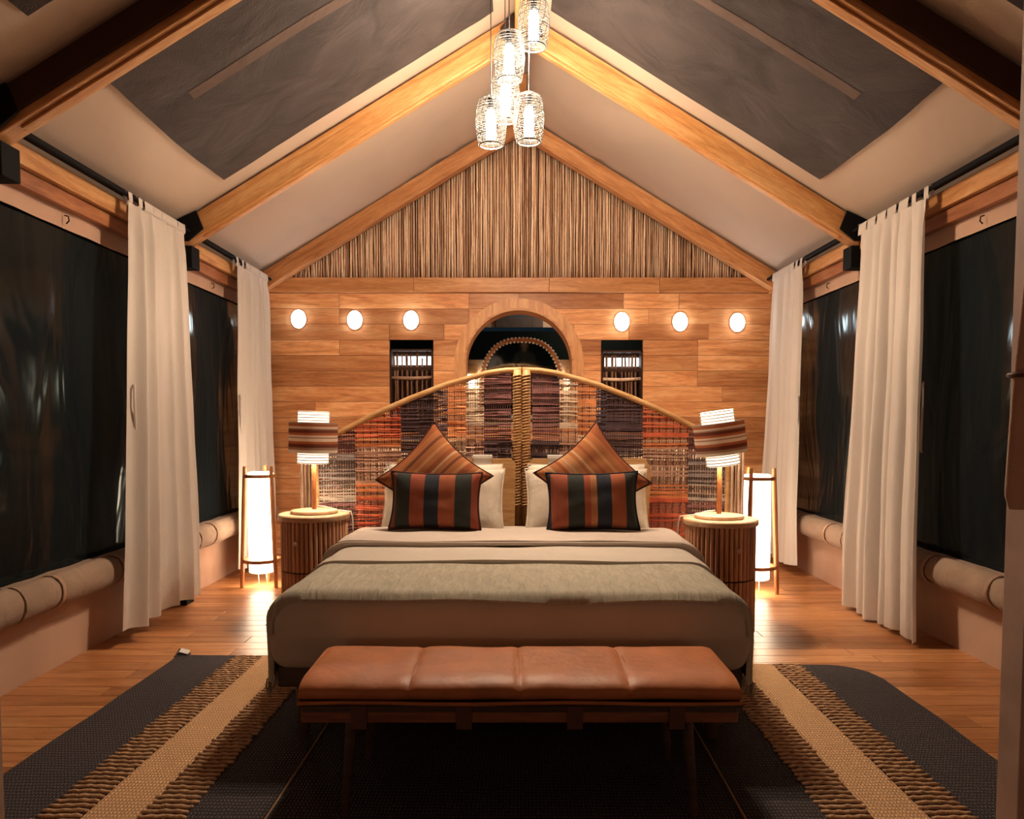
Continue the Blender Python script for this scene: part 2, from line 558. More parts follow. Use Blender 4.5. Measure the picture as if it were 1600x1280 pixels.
# ------------------------------------------------------------------ room measures (metres)
HW = 2.60                       # half width
BACK = 7.64                     # plank wall
FRONT = -1.6
EAVE, RIDGE = 2.78, 4.35
SL = (RIDGE - EAVE) / HW
TRUSS = (1.70, 3.62, 5.70, 7.52)
def roof_z(x):
    return RIDGE - SL * abs(x)

# ------------------------------------------------------------------ floor
floor = MB().box((0, (FRONT + BACK + 2.4) / 2, -0.06), (2 * HW + 0.2, BACK + 2.4 - FRONT, 0.08)).build('floor', M['dark_board'], kind='structure', label='warm brown timber floor of narrow boards laid across the tent')
fl_meshes = {}
row = 0
y = 1.72
BW = 0.128
while y < BACK - 0.01:
    x = -HW
    first = True
    while x < HW - 0.02:
        L = random.choice((0.9, 1.2, 1.5, 1.8)) if not first else random.choice((0.5, 0.9, 1.3))
        first = False
        if HW - (x + L) < 0.4:
            L = HW - x
        key = round(L, 3)
        if key not in fl_meshes:
            fl_meshes[key] = MB().box((0, 0, -0.01), (L - 0.003, BW - 0.003, 0.02), bevel=0.0015).mesh('plank', M['floor_wood'])
        link('plank', fl_meshes[key], floor, (x + L / 2, y + BW / 2, 0))
        x += L
    y += BW
    row += 1
MB().box((0, (FRONT + 1.72) / 2, -0.01), (2 * HW, 1.72 - FRONT, 0.02)).build('near_boards', M['floor_wood'], floor)

# ------------------------------------------------------------------ back wall of planks with arch and two small openings
AX, AZ, AR = 0.0, 1.925, 0.565           # arch centre, spring height, opening radius (frame sits inside)
NICH = ((-1.30, -0.86, 1.30, 2.075), (0.825, 1.245, 1.30, 2.06))
WTOP = 2.63
wall_back = thing('wall_back', 'back wall clad in orange teak planks behind the bed', None, (0, BACK, 0), kind='structure')
del_keys = [k for k in ('category',) if k in wall_back]
for k in del_keys:
    del wall_back[k]

def arch_half(z):
    if z < AZ:
        return AR if z > 1.28 else 0.0
    d = AR * AR - (z - AZ) ** 2
    return math.sqrt(d) if d > 0 else 0.0

def plank_poly(x0, x1, z0, z1):
    """corners of one board, its ends following the arch where they meet it"""
    return [(x0, z0), (x1, z0), (x1, z1), (x0, z1)]

def add_plank(poly, depth):
    cx = sum(p[0] for p in poly) / len(poly)
    cz = sum(p[1] for p in poly) / len(poly)
    MB().prism([(a - cx, b - cz) for a, b in poly], -depth, 0.03).build('plank', M['teak_wall'], wall_back, (cx, 0, cz))

ROWH = WTOP / 17
g = 0.0016
for r in range(17):
    z0, z1 = r * ROWH, (r + 1) * ROWH
    # free spans of this row
    spans = [(-HW, HW)]
    for (a, b, c, d) in NICH:
        if z0 < d - 0.02 and z1 > c + 0.02:
            out = []
            for s, e in spans:
                if a > s and b < e:
                    out += [(s, a), (b, e)]
                else:
                    out.append((s, e))
            spans = out
    hit = max(arch_half(z0 + (z1 - z0) * t / 8) for t in range(9)) > 0
    pieces = []
    for s, e in spans:
        if hit and s < AX < e:
            pieces += [(s, None, 'L'), (None, e, 'R')]
        else:
            pieces.append((s, e, ''))
    for s, e, side in pieces:
        lo = s if s is not None else AX
        hi = e if e is not None else AX
        cuts = [lo]
        x = lo
        while x < hi:
            L = random.choice((0.55, 0.8, 1.05, 1.3, 1.6))
            if hi - (x + L) < 0.35:
                L = hi - x
            x += L
            cuts.append(x)
        for a, b in zip(cuts, cuts[1:]):
            zs = [z0 + (z1 - z0) * t / 8 for t in range(9)]
            wmax = max(arch_half(z) for z in zs)
            dep = 0.012 + random.uniform(0, 0.003)
            if side == 'L' and b > AX - wmax:
                if a > AX - min(arch_half(z) for z in zs) - 0.01 and wmax > 0:
                    # wholly or partly under the arch
                    edge = [(AX - max(arch_half(z), 0.0), z) for z in zs]
                    edge = [(min(p, b), z) for p, z in edge]
                    poly = [(a + g, z0 + g)] + [(max(a + 2 * g, p - g), min(max(z, z0 + g), z1 - g)) for p, z in edge] + [(a + g, z1 - g)]
                    if max(p for p, z in poly) - a < 0.01:
                        continue
                    add_plank(poly, dep)
                else:
                    edge = [(min(b, AX - arch_half(z)), z) for z in zs]
                    poly = [(a + g, z0 + g)] + [(p - g, min(max(z, z0 + g), z1 - g)) for p, z in edge] + [(a + g, z1 - g)]
                    add_plank(poly, dep)
            elif side == 'R' and a < AX + wmax:
                edge = [(max(a, AX + arch_half(z)), z) for z in reversed(zs)]
                edge = [(min(p, b - 2 * g), z) for p, z in edge]
                if b - min(p for p, z in edge) < 0.01:
                    continue
                poly = [(b - g, z1 - g)] + [(p + g, min(max(z, z0 + g), z1 - g)) for p, z in edge] + [(b - g, z0 + g)]
                add_plank(poly, dep)
            else:
                add_plank([(a + g, z0 + g), (b - g, z0 + g), (b - g, z1 - g), (a + g, z1 - g)], dep)

# top board and the batten that closes the wall
x = -HW
for L in (1.55, 1.35, 1.1, 1.2):
    MB().box((0, 0, 0), (L - 0.003, 0.075, 0.145), bevel=0.004).build('top_board', M['teak_trim'], wall_back, (x + L / 2, -0.01, WTOP + 0.0755))
    x += L
# arch lining and frame
def arc_pts(r, n=40, z_low=1.28):
    pts = [(AX - r, z_low)]
    for i in range(n + 1):
        a = PI - PI * i / n
        pts.append((AX + r * math.cos(a), AZ + r * math.sin(a)))
    pts.append((AX + r, z_low))
    return pts
def arch_band(r0, r1, y0, y1, name, mat, parent, bevel=0):
    mb = MB()
    A, B = arc_pts(r0), arc_pts(r1)
    k = len(A)
    V = [[mb.bm.verts.new((p[0], yy, p[1])) for p in P] for P, yy in ((A, y0), (B, y0), (B, y1), (A, y1))]
    for i in range(k - 1):
        for q in range(4):
            a, b = V[q], V[(q + 1) % 4]
            mb.bm.faces.new((a[i], a[i + 1], b[i + 1], b[i]))
    mb.bm.faces.new([V[q][0] for q in range(4)])
    mb.bm.faces.new([V[q][k - 1] for q in (3, 2, 1, 0)])
    return mb.build(name, mat, parent, smooth='auto')
arch_band(0.545, 0.650, -0.034, 0.02, 'arch_frame', M['arch_wood'], wall_back)
arch_band(0.530, 0.552, -0.045, 0.26, 'arch_lining', M['teak_trim'], wall_back)
MB().box((AX, 0.10, 1.27), (1.24, 0.30, 0.03)).build('arch_sill', M['teak_trim'], wall_back)

# small openings with sticks
for (a, b, c, d) in NICH:
    w = MB()
    for s in ((a + 0.008, 0.07, (c + d) / 2, 0.016, 0.16, d - c), (b - 0.008, 0.07, (c + d) / 2, 0.016, 0.16, d - c)):
        w.box(s[:3], s[3:])
    w.box(((a + b) / 2, 0.07, d - 0.008), (b - a, 0.16, 0.016)).box(((a + b) / 2, 0.07, c + 0.008), (b - a, 0.16, 0.016))
    num = 1 if a < 0 else 2
    win = w.build('window_%d' % num, M['dark_board'], None, (0, BACK, 0), kind='structure',
                  label='small recessed opening %s of the arch, barred with dark vertical sticks' % ('left' if a < 0 else 'right'))
    for i in range(9):
        xx = a + 0.04 + (b - a - 0.08) * i / 8 + random.uniform(-0.012, 0.012)
        rr = random.uniform(0.008, 0.015)
        top = d - 0.02 if i % 3 else d - random.uniform(0.02, 0.10)
        MB().tube([(xx, 0.06, c + 0.01), (xx + random.uniform(-.012, .012), 0.06, (c + d) / 2), (xx + random.uniform(-.015, .015), 0.06, top)], rr, 7).build('stick', M['stick_dark'], win, smooth=True)
    MB().tube([(a + 0.01, 0.035, d - 0.285), ((a + b) / 2, 0.035, d - 0.29), (b - 0.01, 0.035, d - 0.28)], 0.016, 8).build('cross_bar', M['stick'], win, smooth=True)
    MB().box(((a + b) / 2, 0.05, d - 0.19), (b - a - 0.03, 0.02, 0.03)).build('upper_bar', M['dark_board'], win)
    MB().box(((a + b) / 2, 0.135, d - 0.105), (b - a - 0.04, 0.012, 0.085)).build('light_strip', glow('strip_glow_%d' % num, COOL, 1.3), win)
    MB().box(((a + b) / 2, 0.152, (c + d) / 2), (b - a, 0.01, d - c)).build('back_board', M['dark_board'], win)

# ------------------------------------------------------------------ stick gable above the plank wall
gable = MB().prism([(-HW, WTOP + 0.15), (HW, WTOP + 0.15), (0, RIDGE - 0.02)], 0.045, 0.06).build(
    'wall_gable', M['dark_board'], None, (0, BACK, 0), kind='structure', label='triangular gable of upright sticks above the plank wall')
x = -2.42
while x < 2.42:
    r = random.uniform(0.0085, 0.0135)
    x += r
    zt = roof_z(x) - 0.10
    zb = WTOP + 0.15
    if zt - zb > 0.04:
        L = zt - zb
        k = max(2, int(L / 0.3))
        pts = [(random.uniform(-.004, .004), random.uniform(-.006, .006), L * i / k) for i in range(k + 1)]
        rs = [r * random.uniform(0.82, 1.05) for _ in pts]
        MB().tube(pts, rs, 6).build('stick', M['stick'], gable, (x, random.uniform(0.0, 0.016), zb), smooth=True)
    x += r + random.choice((0.0008, 0.001, 0.0015, 0.004))

# ------------------------------------------------------------------ roof: canvas, rafters
def sag(y):
    for a, b in zip(TRUSS, TRUSS[1:]):
        if a <= y <= b:
            t = (y - a) / (b - a)
            return 4 * t * (1 - t)
    return 0.0
def roof_pt(x, y, off=0.0):
    z = roof_z(x)
    e = min(1.0, max(0, (HW - abs(x)) / 0.35)) * min(1, abs(x) / 0.3)
    w = noise.noise(Vector((x * 1.1, y * 1.3, 3.1))) * 0.018
    # pull lines from the far gable corner
    pull = 0.0
    if y > 6.3:
        t = (y - 6.3) / 1.25
        pull = 0.012 * t * math.sin(abs(x) * 26 + (y - 6.3) * 5) * max(0, 1 - abs(abs(x) - 0.7) / 0.7)
    dz = -0.035 * sag(y) * e + w * e + pull
    # canvas turns down to the rail at the eave
    return Vector((x, y, z + dz + off))
def roof_grid(mb, x0, x1, y0, y1, nu, nv, off):
    mb.grid(nu, nv, lambda u, v: roof_pt(x0 + (x1 - x0) * u, y0 + (y1 - y0) * v, off))
mb = MB()
roof_grid(mb, -HW - 0.05, 0, FRONT, BACK + 0.06, 40, 110, 0)
roof_grid(mb, 0, HW + 0.05, FRONT, BACK + 0.06, 40, 110, 0)
ceil = mb.build('ceiling', M['canvas'], smooth=True, kind='structure', label='beige canvas tent ceiling sloping up to the ridge')
bm_ = None
for (s, y0, y1) in ((-1, 3.68, 5.42), (1, 3.68, 5.42), (-1, 1.78, 3.26), (1, 1.78, 3.26)):
    mb = MB()
    def pt(u, v, s=s, y0=y0, y1=y1):
        return pt_net(s * (0.20 + 1.90 * u), y0 + (y1 - y0) * v)
    def pt_net(x, y):
        p = roof_pt(x, y, -0.010)
        q = noise.noise(Vector((x * 2.2, p.y * 2.0, 9.0))) * 0.016 + noise.noise(Vector((x * 6 + p.y * 3, p.y * 5, 2.0))) * 0.006
        p.z -= 0.006 + 0.5 * abs(q)
        return p
    mb.grid(70, 64, pt)
    pan = mb.build('net_panel', M['net'], ceil, smooth=True)
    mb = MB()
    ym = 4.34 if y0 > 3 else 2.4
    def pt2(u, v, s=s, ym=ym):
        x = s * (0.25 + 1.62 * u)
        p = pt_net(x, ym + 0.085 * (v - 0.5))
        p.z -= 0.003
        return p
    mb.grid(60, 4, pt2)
    mb.build('light_band', M['light_band_cloth'], pan, smooth=True)  # band of light across the net, put in as a paler strip

ridge = MB().box((0, 0, 0), (0.10, BACK - FRONT, 0.16), bevel=0.006).build('ridge_beam', M['pine_y'], None, (0, (BACK + FRONT) / 2, RIDGE - 0.135), kind='structure', label='long pine ridge beam under the tent peak')

SLA = math.atan(SL)
RL = HW / math.cos(SLA)
def make_truss(yy, first):
    dep = 0.155
    back = yy > 7
    t = thing('roof_truss', {1.70: 'pine roof truss just above the camera', 3.62: 'near pine roof truss with front faces darkened for shade at the top corners',
                             5.70: 'bright pine roof truss with black apex plate behind the pendants', 7.52: 'reddish rafters framing the stick gable'}[yy],
              'roof truss', (0, yy, 0), kind='structure')
    mat = M['teak_trim'] if back else M['pine']
    for s in (-1, 1):
        ox = Vector((s * HW / 2, 0, (EAVE + RIDGE) / 2)) - Vector((s * math.sin(SLA), 0, math.cos(SLA))) * (dep / 2 + 0.022)
        raf = MB().box((0, 0, 0), (RL - 0.05, 0.12, dep), bevel=0.006).build('rafter', mat, t, ox, (0, s * SLA, 0))
        if not back:
            MB().box((0, 0, 0), (RL - 0.35, 0.055, 0.014), bevel=0.003).build('rafter_batten', mat, t, ox - Vector((s * math.sin(SLA), 0, math.cos(SLA))) * (dep / 2 + 0.007), (0, s * SLA, 0))
            if yy < 4:
                MB().box((0, 0, 0), (RL - 0.06, 0.02, dep - 0.035), bevel=0.003).build('shade_board', M['dark_board'], t, ox + Vector((s * math.sin(SLA), 0, math.cos(SLA))) * 0.0175 + Vector((0, -0.071, 0)), (0, s * SLA, 0))  # dark board put on to give the unlit camera-side face its shade
            # black eave plate, bolt, bracket
            ex, ez = s * 2.44, roof_z(2.44) - 0.10
            mb = MB()
            mb.prism([(-s * 0.06, 0.11), (s * 0.13, 0.02), (s * 0.13, -0.11), (s * 0.0, -0.11), (-s * 0.11, -0.02)], -0.096, -0.082, 'y')
            pl = mb.build('eave_plate', M['black_metal'], t, (ex, 0, ez))
            MB().cyl((0, -0.108, 0), (0, -0.09, 0), 0.012, n=8).build('bolt', M['bolt'], pl, (s * 0.03, 0, 0.0))
            MB().box((0, 0, 0), (0.15, 0.14, 0.16), bevel=0.006).build('post_bracket', M['black_metal'], t, (s * 2.50, 0, roof_z(2.5) - 0.28))
            MB().box((0, 0, 0), (0.09, 0.11, 2.36), bevel=0.004).build('post', M['post_wood'], t, (s * 2.525, -0.17 if yy > 4 else -0.4, 1.23))
            MB().box((0, 0, 0), (0.11, 0.13, 0.05), bevel=0.004).build('post_foot', M['black_metal'], t, (s * 2.505, -0.17 if yy > 4 else -0.4, 0.026))
    if not back:
        mb = MB()
        mb.prism([(-0.155, -0.16), (-0.155, -0.10), (-0.06, 0.0), (0.06, 0.0), (0.155, -0.10), (0.155, -0.16), (0.06, -0.26), (0.045, -0.42), (-0.045, -0.42), (-0.06, -0.26)], -0.076, -0.062, 'y')
        pl = mb.build('apex_plate', M['plate_metal'], t, (0, 0, RIDGE - 0.055))
        for px in (-0.12, 0.12):
            MB().cyl((px, -0.086, -0.13), (px, -0.07, -0.13), 0.010, n=8).build('bolt', M['bolt'], pl)
    return t
for i, yy in enumerate(TRUSS):
    make_truss(yy, i == 0)

# ------------------------------------------------------------------ side walls
WZ0, WZ1 = 0.53, 2.44
BAYS = ((FRONT, 1.70), (1.70, 3.62), (3.62, 5.70), (5.70, BACK))
wn = 3
for s, sd in ((-1, 'left'), (1, 'right')):
    mb = MB()
    L = BACK - FRONT
    # dado and valance canvas
    mb.grid(100, 6, lambda u, v: Vector((s * (HW - 0.03 + 0.012 * noise.noise(Vector((0, u * 30, v * 1.5)))), FRONT + L * u, -0.004 + 0.50 * v)))
    mb.grid(100, 4, lambda u, v: Vector((s * (HW - 0.03 + 0.010 * noise.noise(Vector((4, u * 40, v * 2)))), FRONT + L * u, 2.42 + 0.30 * v)))
    wl = mb.build('wall_%s' % sd, M['canvas_wall'], smooth=True, kind='structure', label='brown canvas %s wall of the tent below and above its dark windows' % sd)
    for (y0, y1) in BAYS:
        yb, ye = y0 + 0.065, y1 - 0.065
        if y1 > 7:
            ye = y1 - 0.02
        MB().box((0, 0, 0), (0.07, ye - yb, 0.105), bevel=0.005).build('eave_beam', M['pine_y'], wl, (s * (HW - 0.075), (yb + ye) / 2, 2.665))
        MB().box((0, 0, 0), (0.045, ye - yb, 0.085), bevel=0.005).build('lower_beam', M['dark_wood_y'], wl, (s * (HW - 0.055), (yb + ye) / 2, 2.565))
        for k in range(2):
            hy = yb + (ye - yb) * (0.3 + 0.4 * k)
            MB().tube([(0, 0, 0.015), (-s * 0.02, 0, 0.01), (-s * 0.024, 0, -0.015), (-s * 0.008, 0, -0.03)], 0.004, 5).build('hook', M['black_metal'], wl, (s * (HW - 0.04), hy, 2.475))
    for bi, (y0, y1) in enumerate(BAYS):
        yb, ye = y0 + 0.02, y1 - 0.02
        mb = MB()
        def sheet(u, v, yb=yb, ye=ye, bi=bi):
            yy = yb + (ye - yb) * u
            zz = WZ0 - 0.05 + (WZ1 + 0.03 - WZ0 + 0.05) * v
            e = min(1, 8 * u, 8 * (1 - u), 8 * v, 8 * (1 - v))
            n_ = noise.noise(Vector((yy * 1.4 + 0.6 * zz, zz * 0.7, 5.0 * s + bi))) * 0.035
            return Vector((s * (HW - 0.012 + e * n_), yy, zz))
        mb.grid(50, 44, sheet)
        pos = ('nearest the camera', 'beside the doorway', 'between the near and middle trusses', 'beside the back curtain')[bi]
        mb.build('window_%d' % wn, M['pvc'], smooth=True, kind='structure', label='black night window in the %s canvas wall %s' % (sd, pos))
        wn += 1
    # rolled blinds, one per bay
    for bi, (y0, y1) in enumerate(BAYS[1:]):
        yb, ye = y0 + 0.01, y1 - 0.01 - (0.04 if y1 > 7 else 0)
        pos = ('beside the doorway', 'in front of the near curtain', 'next to the floor lamp')[bi]
        t = thing('rolled_blind', 'brown rolled canvas flap along the %s wall %s' % (sd, pos), 'blind', (s * (HW - 0.095), (yb + ye) / 2, 0.445), group='rolled canvas flaps below the windows')
        mb = MB()
        k = 60
        ln = ye - yb
        def roll(u, v, ln=ln, k2=(s, bi)):
            a = 2 * PI * u
            yy = -ln / 2 + ln * v
            st = min(abs(((yy + ln / 2) % 0.62) - 0.31), 0.2) / 0.2        # pinched at the straps
            st = 1 - max(0, 1 - abs(((yy + ln / 2) % 0.62) - 0.31) / 0.06)
            r = 0.070 + 0.012 * st + 0.006 * noise.noise(Vector((math.cos(a) * 2, yy * 5, math.sin(a) * 2 + 7 * k2[0] + k2[1])))
            return Vector((r * 0.95 * math.cos(a), yy, r * 1.12 * math.sin(a)))
        mb.grid(22, k, roll, closed_u=True)
        for vv in (0, 1):
            ring = [mb.bm.verts.new(roll(i / 22, vv)) for i in range(22)]
            mb.bm.faces.new(ring)
        mb.build('roll', M['canvas_roll'], t, smooth=True)
        # free flap edge lying on top of the roll
        mb = MB()
        mb.grid(30, 4, lambda u, v, ln=ln: Vector((s * (0.075 - 0.10 * v), -ln / 2 + ln * u, 0.085 - 0.012 * v * v + 0.006 * noise.noise(Vector((u * 12, v, s))))))
        mb.build('flap_edge', M['canvas_roll'], t, smooth=True)
        yy = 0.31
        while yy < ln - 0.1:
            pts = [(0.079 * math.cos(2 * PI * i / 14), -ln / 2 + yy + 0.004 * math.sin(i), 0.090 * math.sin(2 * PI * i / 14)) for i in range(14)]
            mb = MB()
            for q in (-0.008, 0, 0.008):
                mb.tube([(p[0], p[1] + q, p[2]) for p in pts], 0.005, 5, closed=True)
            mb.build('strap', M['canvas_wall'], t, smooth=True)
            yy += 0.62
    # curtain rail
    t = thing('curtain_rail', 'black curtain rail under the %s eave' % sd, 'curtain rail', (s * 2.43, 0, 2.735))
    MB().cyl((0, 1.0, 0), (0, BACK - 0.03, 0), 0.013, n=10).build('rod', M['black_metal'], t, smooth='auto')
    MB().box((s * 0.04, (1.0 + BACK - 0.05) / 2, 0.02), (0.03, BACK - 1.1, 0.035)).build('track', M['black_metal'], t)
    for yy in (2.0, 3.6, 5.6, 6.4):
        MB().box((s * 0.025, yy, 0.008), (0.05, 0.02, 0.02)).build('bracket', M['black_metal'], t)

# rear side of the tent, behind the camera
MB().box((0, FRONT - 0.02, 1.35), (2 * HW, 0.03, 2.7)).build('wall_front', M['canvas_wall'], kind='structure', label='canvas wall behind the camera')
MB().prism([(-HW, 2.7), (HW, 2.7), (0, RIDGE)], FRONT - 0.035, FRONT - 0.005).build('wall_front_gable', M['canvas'], kind='structure', label='canvas gable behind the camera')

MB().box((0, FRONT + 0.002, 1.25), (3.4, 0.01, 2.3)).build('window_12', M['pvc'], kind='structure', label='dark window in the canvas wall behind the camera')

# doorway the picture is taken through
def doorway():
    t = thing('door_1', 'brown doorway posts at both edges of the picture', None, (0, 2.2, 0), kind='structure')
    M['door_grey'] = plain('door_grey', (0.36, 0.23, 0.18), 0.6, 0.3)
    MB().box((1.488, 0, 1.36), (0.16, 0.10, 2.72), bevel=0.004).build('door_post', M['door_grey'], t)
    MB().box((-1.685, 0, 1.36), (0.13, 0.10, 2.72), bevel=0.004).build('door_post', M['door_grey'], t)
    MB().box((-0.03, 0, 2.77), (3.3, 0.10, 0.10), bevel=0.004).build('door_head', M['door_grey'], t)
doorway()

def tie_back():
    t = thing('door_curtain', 'brown canvas door flap rolled and tied against the right doorway post', 'curtain', (1.368, 2.09, 0))
    mb = MB()
    prof = [(1.10, 0.060), (1.14, 0.072), (1.25, 0.066), (1.45, 0.056), (1.65, 0.040), (1.8, 0.030), (2.2, 0.028), (2.68, 0.03)]
    def f(u, v):
        i = v * (len(prof) - 1)
        a = int(min(i, len(prof) - 2))
        q = i - a
        z = prof[a][0] * (1 - q) + prof[a + 1][0] * q
        r = prof[a][1] * (1 - q) + prof[a + 1][1] * q
        an = 2 * PI * u
        r *= 1 + 0.12 * math.sin(5 * an + z * 3)
        return Vector((r * math.cos(an), 0.6 * r * math.sin(an) - 0.005, z))
    mb.grid(28, 30, f, closed_u=True)
    mb.bm.faces.new([mb.bm.verts.new(f(i / 28, 0)) for i in range(28)])
    mb.build('flap', M['canvas_wall'], t, smooth=True)
    MB().tube([(0.062 * math.cos(2 * PI * i / 16), 0.045 * math.sin(2 * PI * i / 16), 1.47) for i in range(16)], 0.008, 6, closed=True).build('tie', M['strap'], t, smooth=True)
tie_back()

# ------------------------------------------------------------------ curtains
def curtain(s, y0, y1, label, seed, flare=0.05, zb=0.05, tie_side=-1, lean=0.075, widen=0.22):
    rnd = random.Random(seed)
    t = thing('curtain', label, 'curtain', (s * 2.43, (y0 + y1) / 2, 0), group=None)
    W = y1 - y0
    nf = 5.2 * W / 0.75
    ph = rnd.uniform(0, 6)
    def sheet(u, v):
        z = zb + (2.685 - zb) * v
        lo = 1 - v
        amp = 0.022 + 0.020 * lo
        k = nf * (1 + 0.12 * math.sin(3 * u + ph))
        a = 2 * PI * k * u + ph + 0.5 * noise.noise(Vector((u * 4, z * 0.8, seed)))
        if v > 0.94:
            amp *= max(0.35, (1 - v) / 0.06)
        x = amp * (0.75 * math.sin(a) + 0.45 * math.sin(0.57 * a + 1.0 + ph) + 0.25 * math.sin(1.9 * a)) + 0.012 * noise.noise(Vector((u * 8, z * 1.5, seed + 3)))
        wy = (u - 0.5) * W * (1 + widen * lo) + 0.012 * math.cos(a) + (-flare) * lo
        return Vector((-s * (0.02 + lean * min(1.0, 1.25 * lo)) + x, wy, z + 0.010 * math.sin(9 * u + ph) * (1 if v < 0.05 else 0)))
    mb = MB()
    mb.grid(150, 36, sheet)
    mb.build('drape', M['curtain'], t, smooth=True)
    # hem line and tab loops
    n = 7
    for i in range(n):
        yy = (i / (n - 1) - 0.5) * (W - 0.04)
        mb = MB()
        w = 0.05 if i < 2 else 0.118
        skew = rnd.uniform(-0.012, 0.012)
        path = [(-0.016, 0.0, 2.675), (-0.018, skew * 0.5, 2.70), (-0.014, skew, 2.752), (0.0, skew, 2.757), (0.014, skew, 2.752), (0.018, skew * 0.5, 2.70), (0.0, 0.0, 2.675)]
        def tab(u, v, path=path, w=w, yy=yy):
            q = u * (len(path) - 1)
            a = int(min(q, len(path) - 2))
            f = q - a
            p = Vector(path[a]).lerp(Vector(path[a + 1]), f)
            return Vector((p.x, p.y + yy + (v - 0.5) * w, p.z))
        mb.grid(18, 2, tab)
        mb.build('tab', M['curtain'], t, smooth=True)
    # tie hanging at the edge
    ey = (-0.5 * W - 0.03) if tie_side < 0 else 0.5 * W + 0.03
    mb = MB()
    pts = [(-s * 0.02, ey + 0.02, 1.58), (-s * 0.045, ey - 0.02, 1.56), (-s * 0.05, ey - 0.035, 1.45), (-s * 0.045, ey - 0.02, 1.30), (-s * 0.035, ey + 0.0, 1.17), (-s * 0.02, ey + 0.02, 1.16)]
    mb.tube(pts, 0.008, 6)
    mb.build('tie', M['curtain'], t, smooth=True)
    return t
curtain(-1, 4.70, 5.46, 'cream tab-top curtain on the left rail nearest the camera', 11, 0.15, 0.10, -1, 0.055, 0.36)
curtain(1, 4.58, 5.46, 'cream tab-top curtain on the right rail nearest the camera', 23, 0.06, 0.025, -1, 0.065, 0.24)
curtain(-1, 6.52, 7.30, 'cream tab-top curtain in the back left corner behind the floor lamp', 37, 0.12, 0.10, -1, 0.03, 0.22)
curtain(1, 6.55, 7.25, 'cream tab-top curtain in the back right corner behind the floor lamp', 51, 0.04, 0.10, -1, 0.06, 0.22)

# ------------------------------------------------------------------ egg lights on the wall
egg_m = glow('egg_glow', COOL, EGG_W)
egg_dim = glow('egg_dim', COOL, EGG_W * 0.6)
mb = MB()
mb.ball((0, 0, 0), (0.074, 0.045, 0.092), 24, 14)
egg_mesh = mb.mesh('shell', egg_m, True)
egg_mesh_dim = egg_mesh.copy()
egg_mesh_dim.materials[0] = egg_dim
mb = MB()
mb.tube([(0.076 * math.cos(2 * PI * i / 28), 0, 0.094 * math.sin(2 * PI * i / 28)) for i in range(28)], 0.006, 6, closed=True)
ring_mesh = mb.mesh('rim', M['pale_wood'], True)
EGGS = [(-2.206, 2.372), (-1.643, 2.362), (-1.08, 2.360), (1.03, 2.345), (1.613, 2.345), (2.185, 2.338)]
names = ['leftmost, next to the left back curtain', 'second from the left, above the left table lamp', 'third from the left, nearest the arch on its left',
         'first to the right of the arch', 'second to the right of the arch', 'rightmost, next to the right back curtain']
for i, (ex, ez) in enumerate(EGGS):
    t = thing('wall_light', 'oval white wall light, %s' % names[i], 'wall light', (ex, BACK - 0.017, ez), group='oval lights along the plank wall')
    link('shell', egg_mesh_dim if i == 0 else egg_mesh, t)
    link('rim', ring_mesh, t)

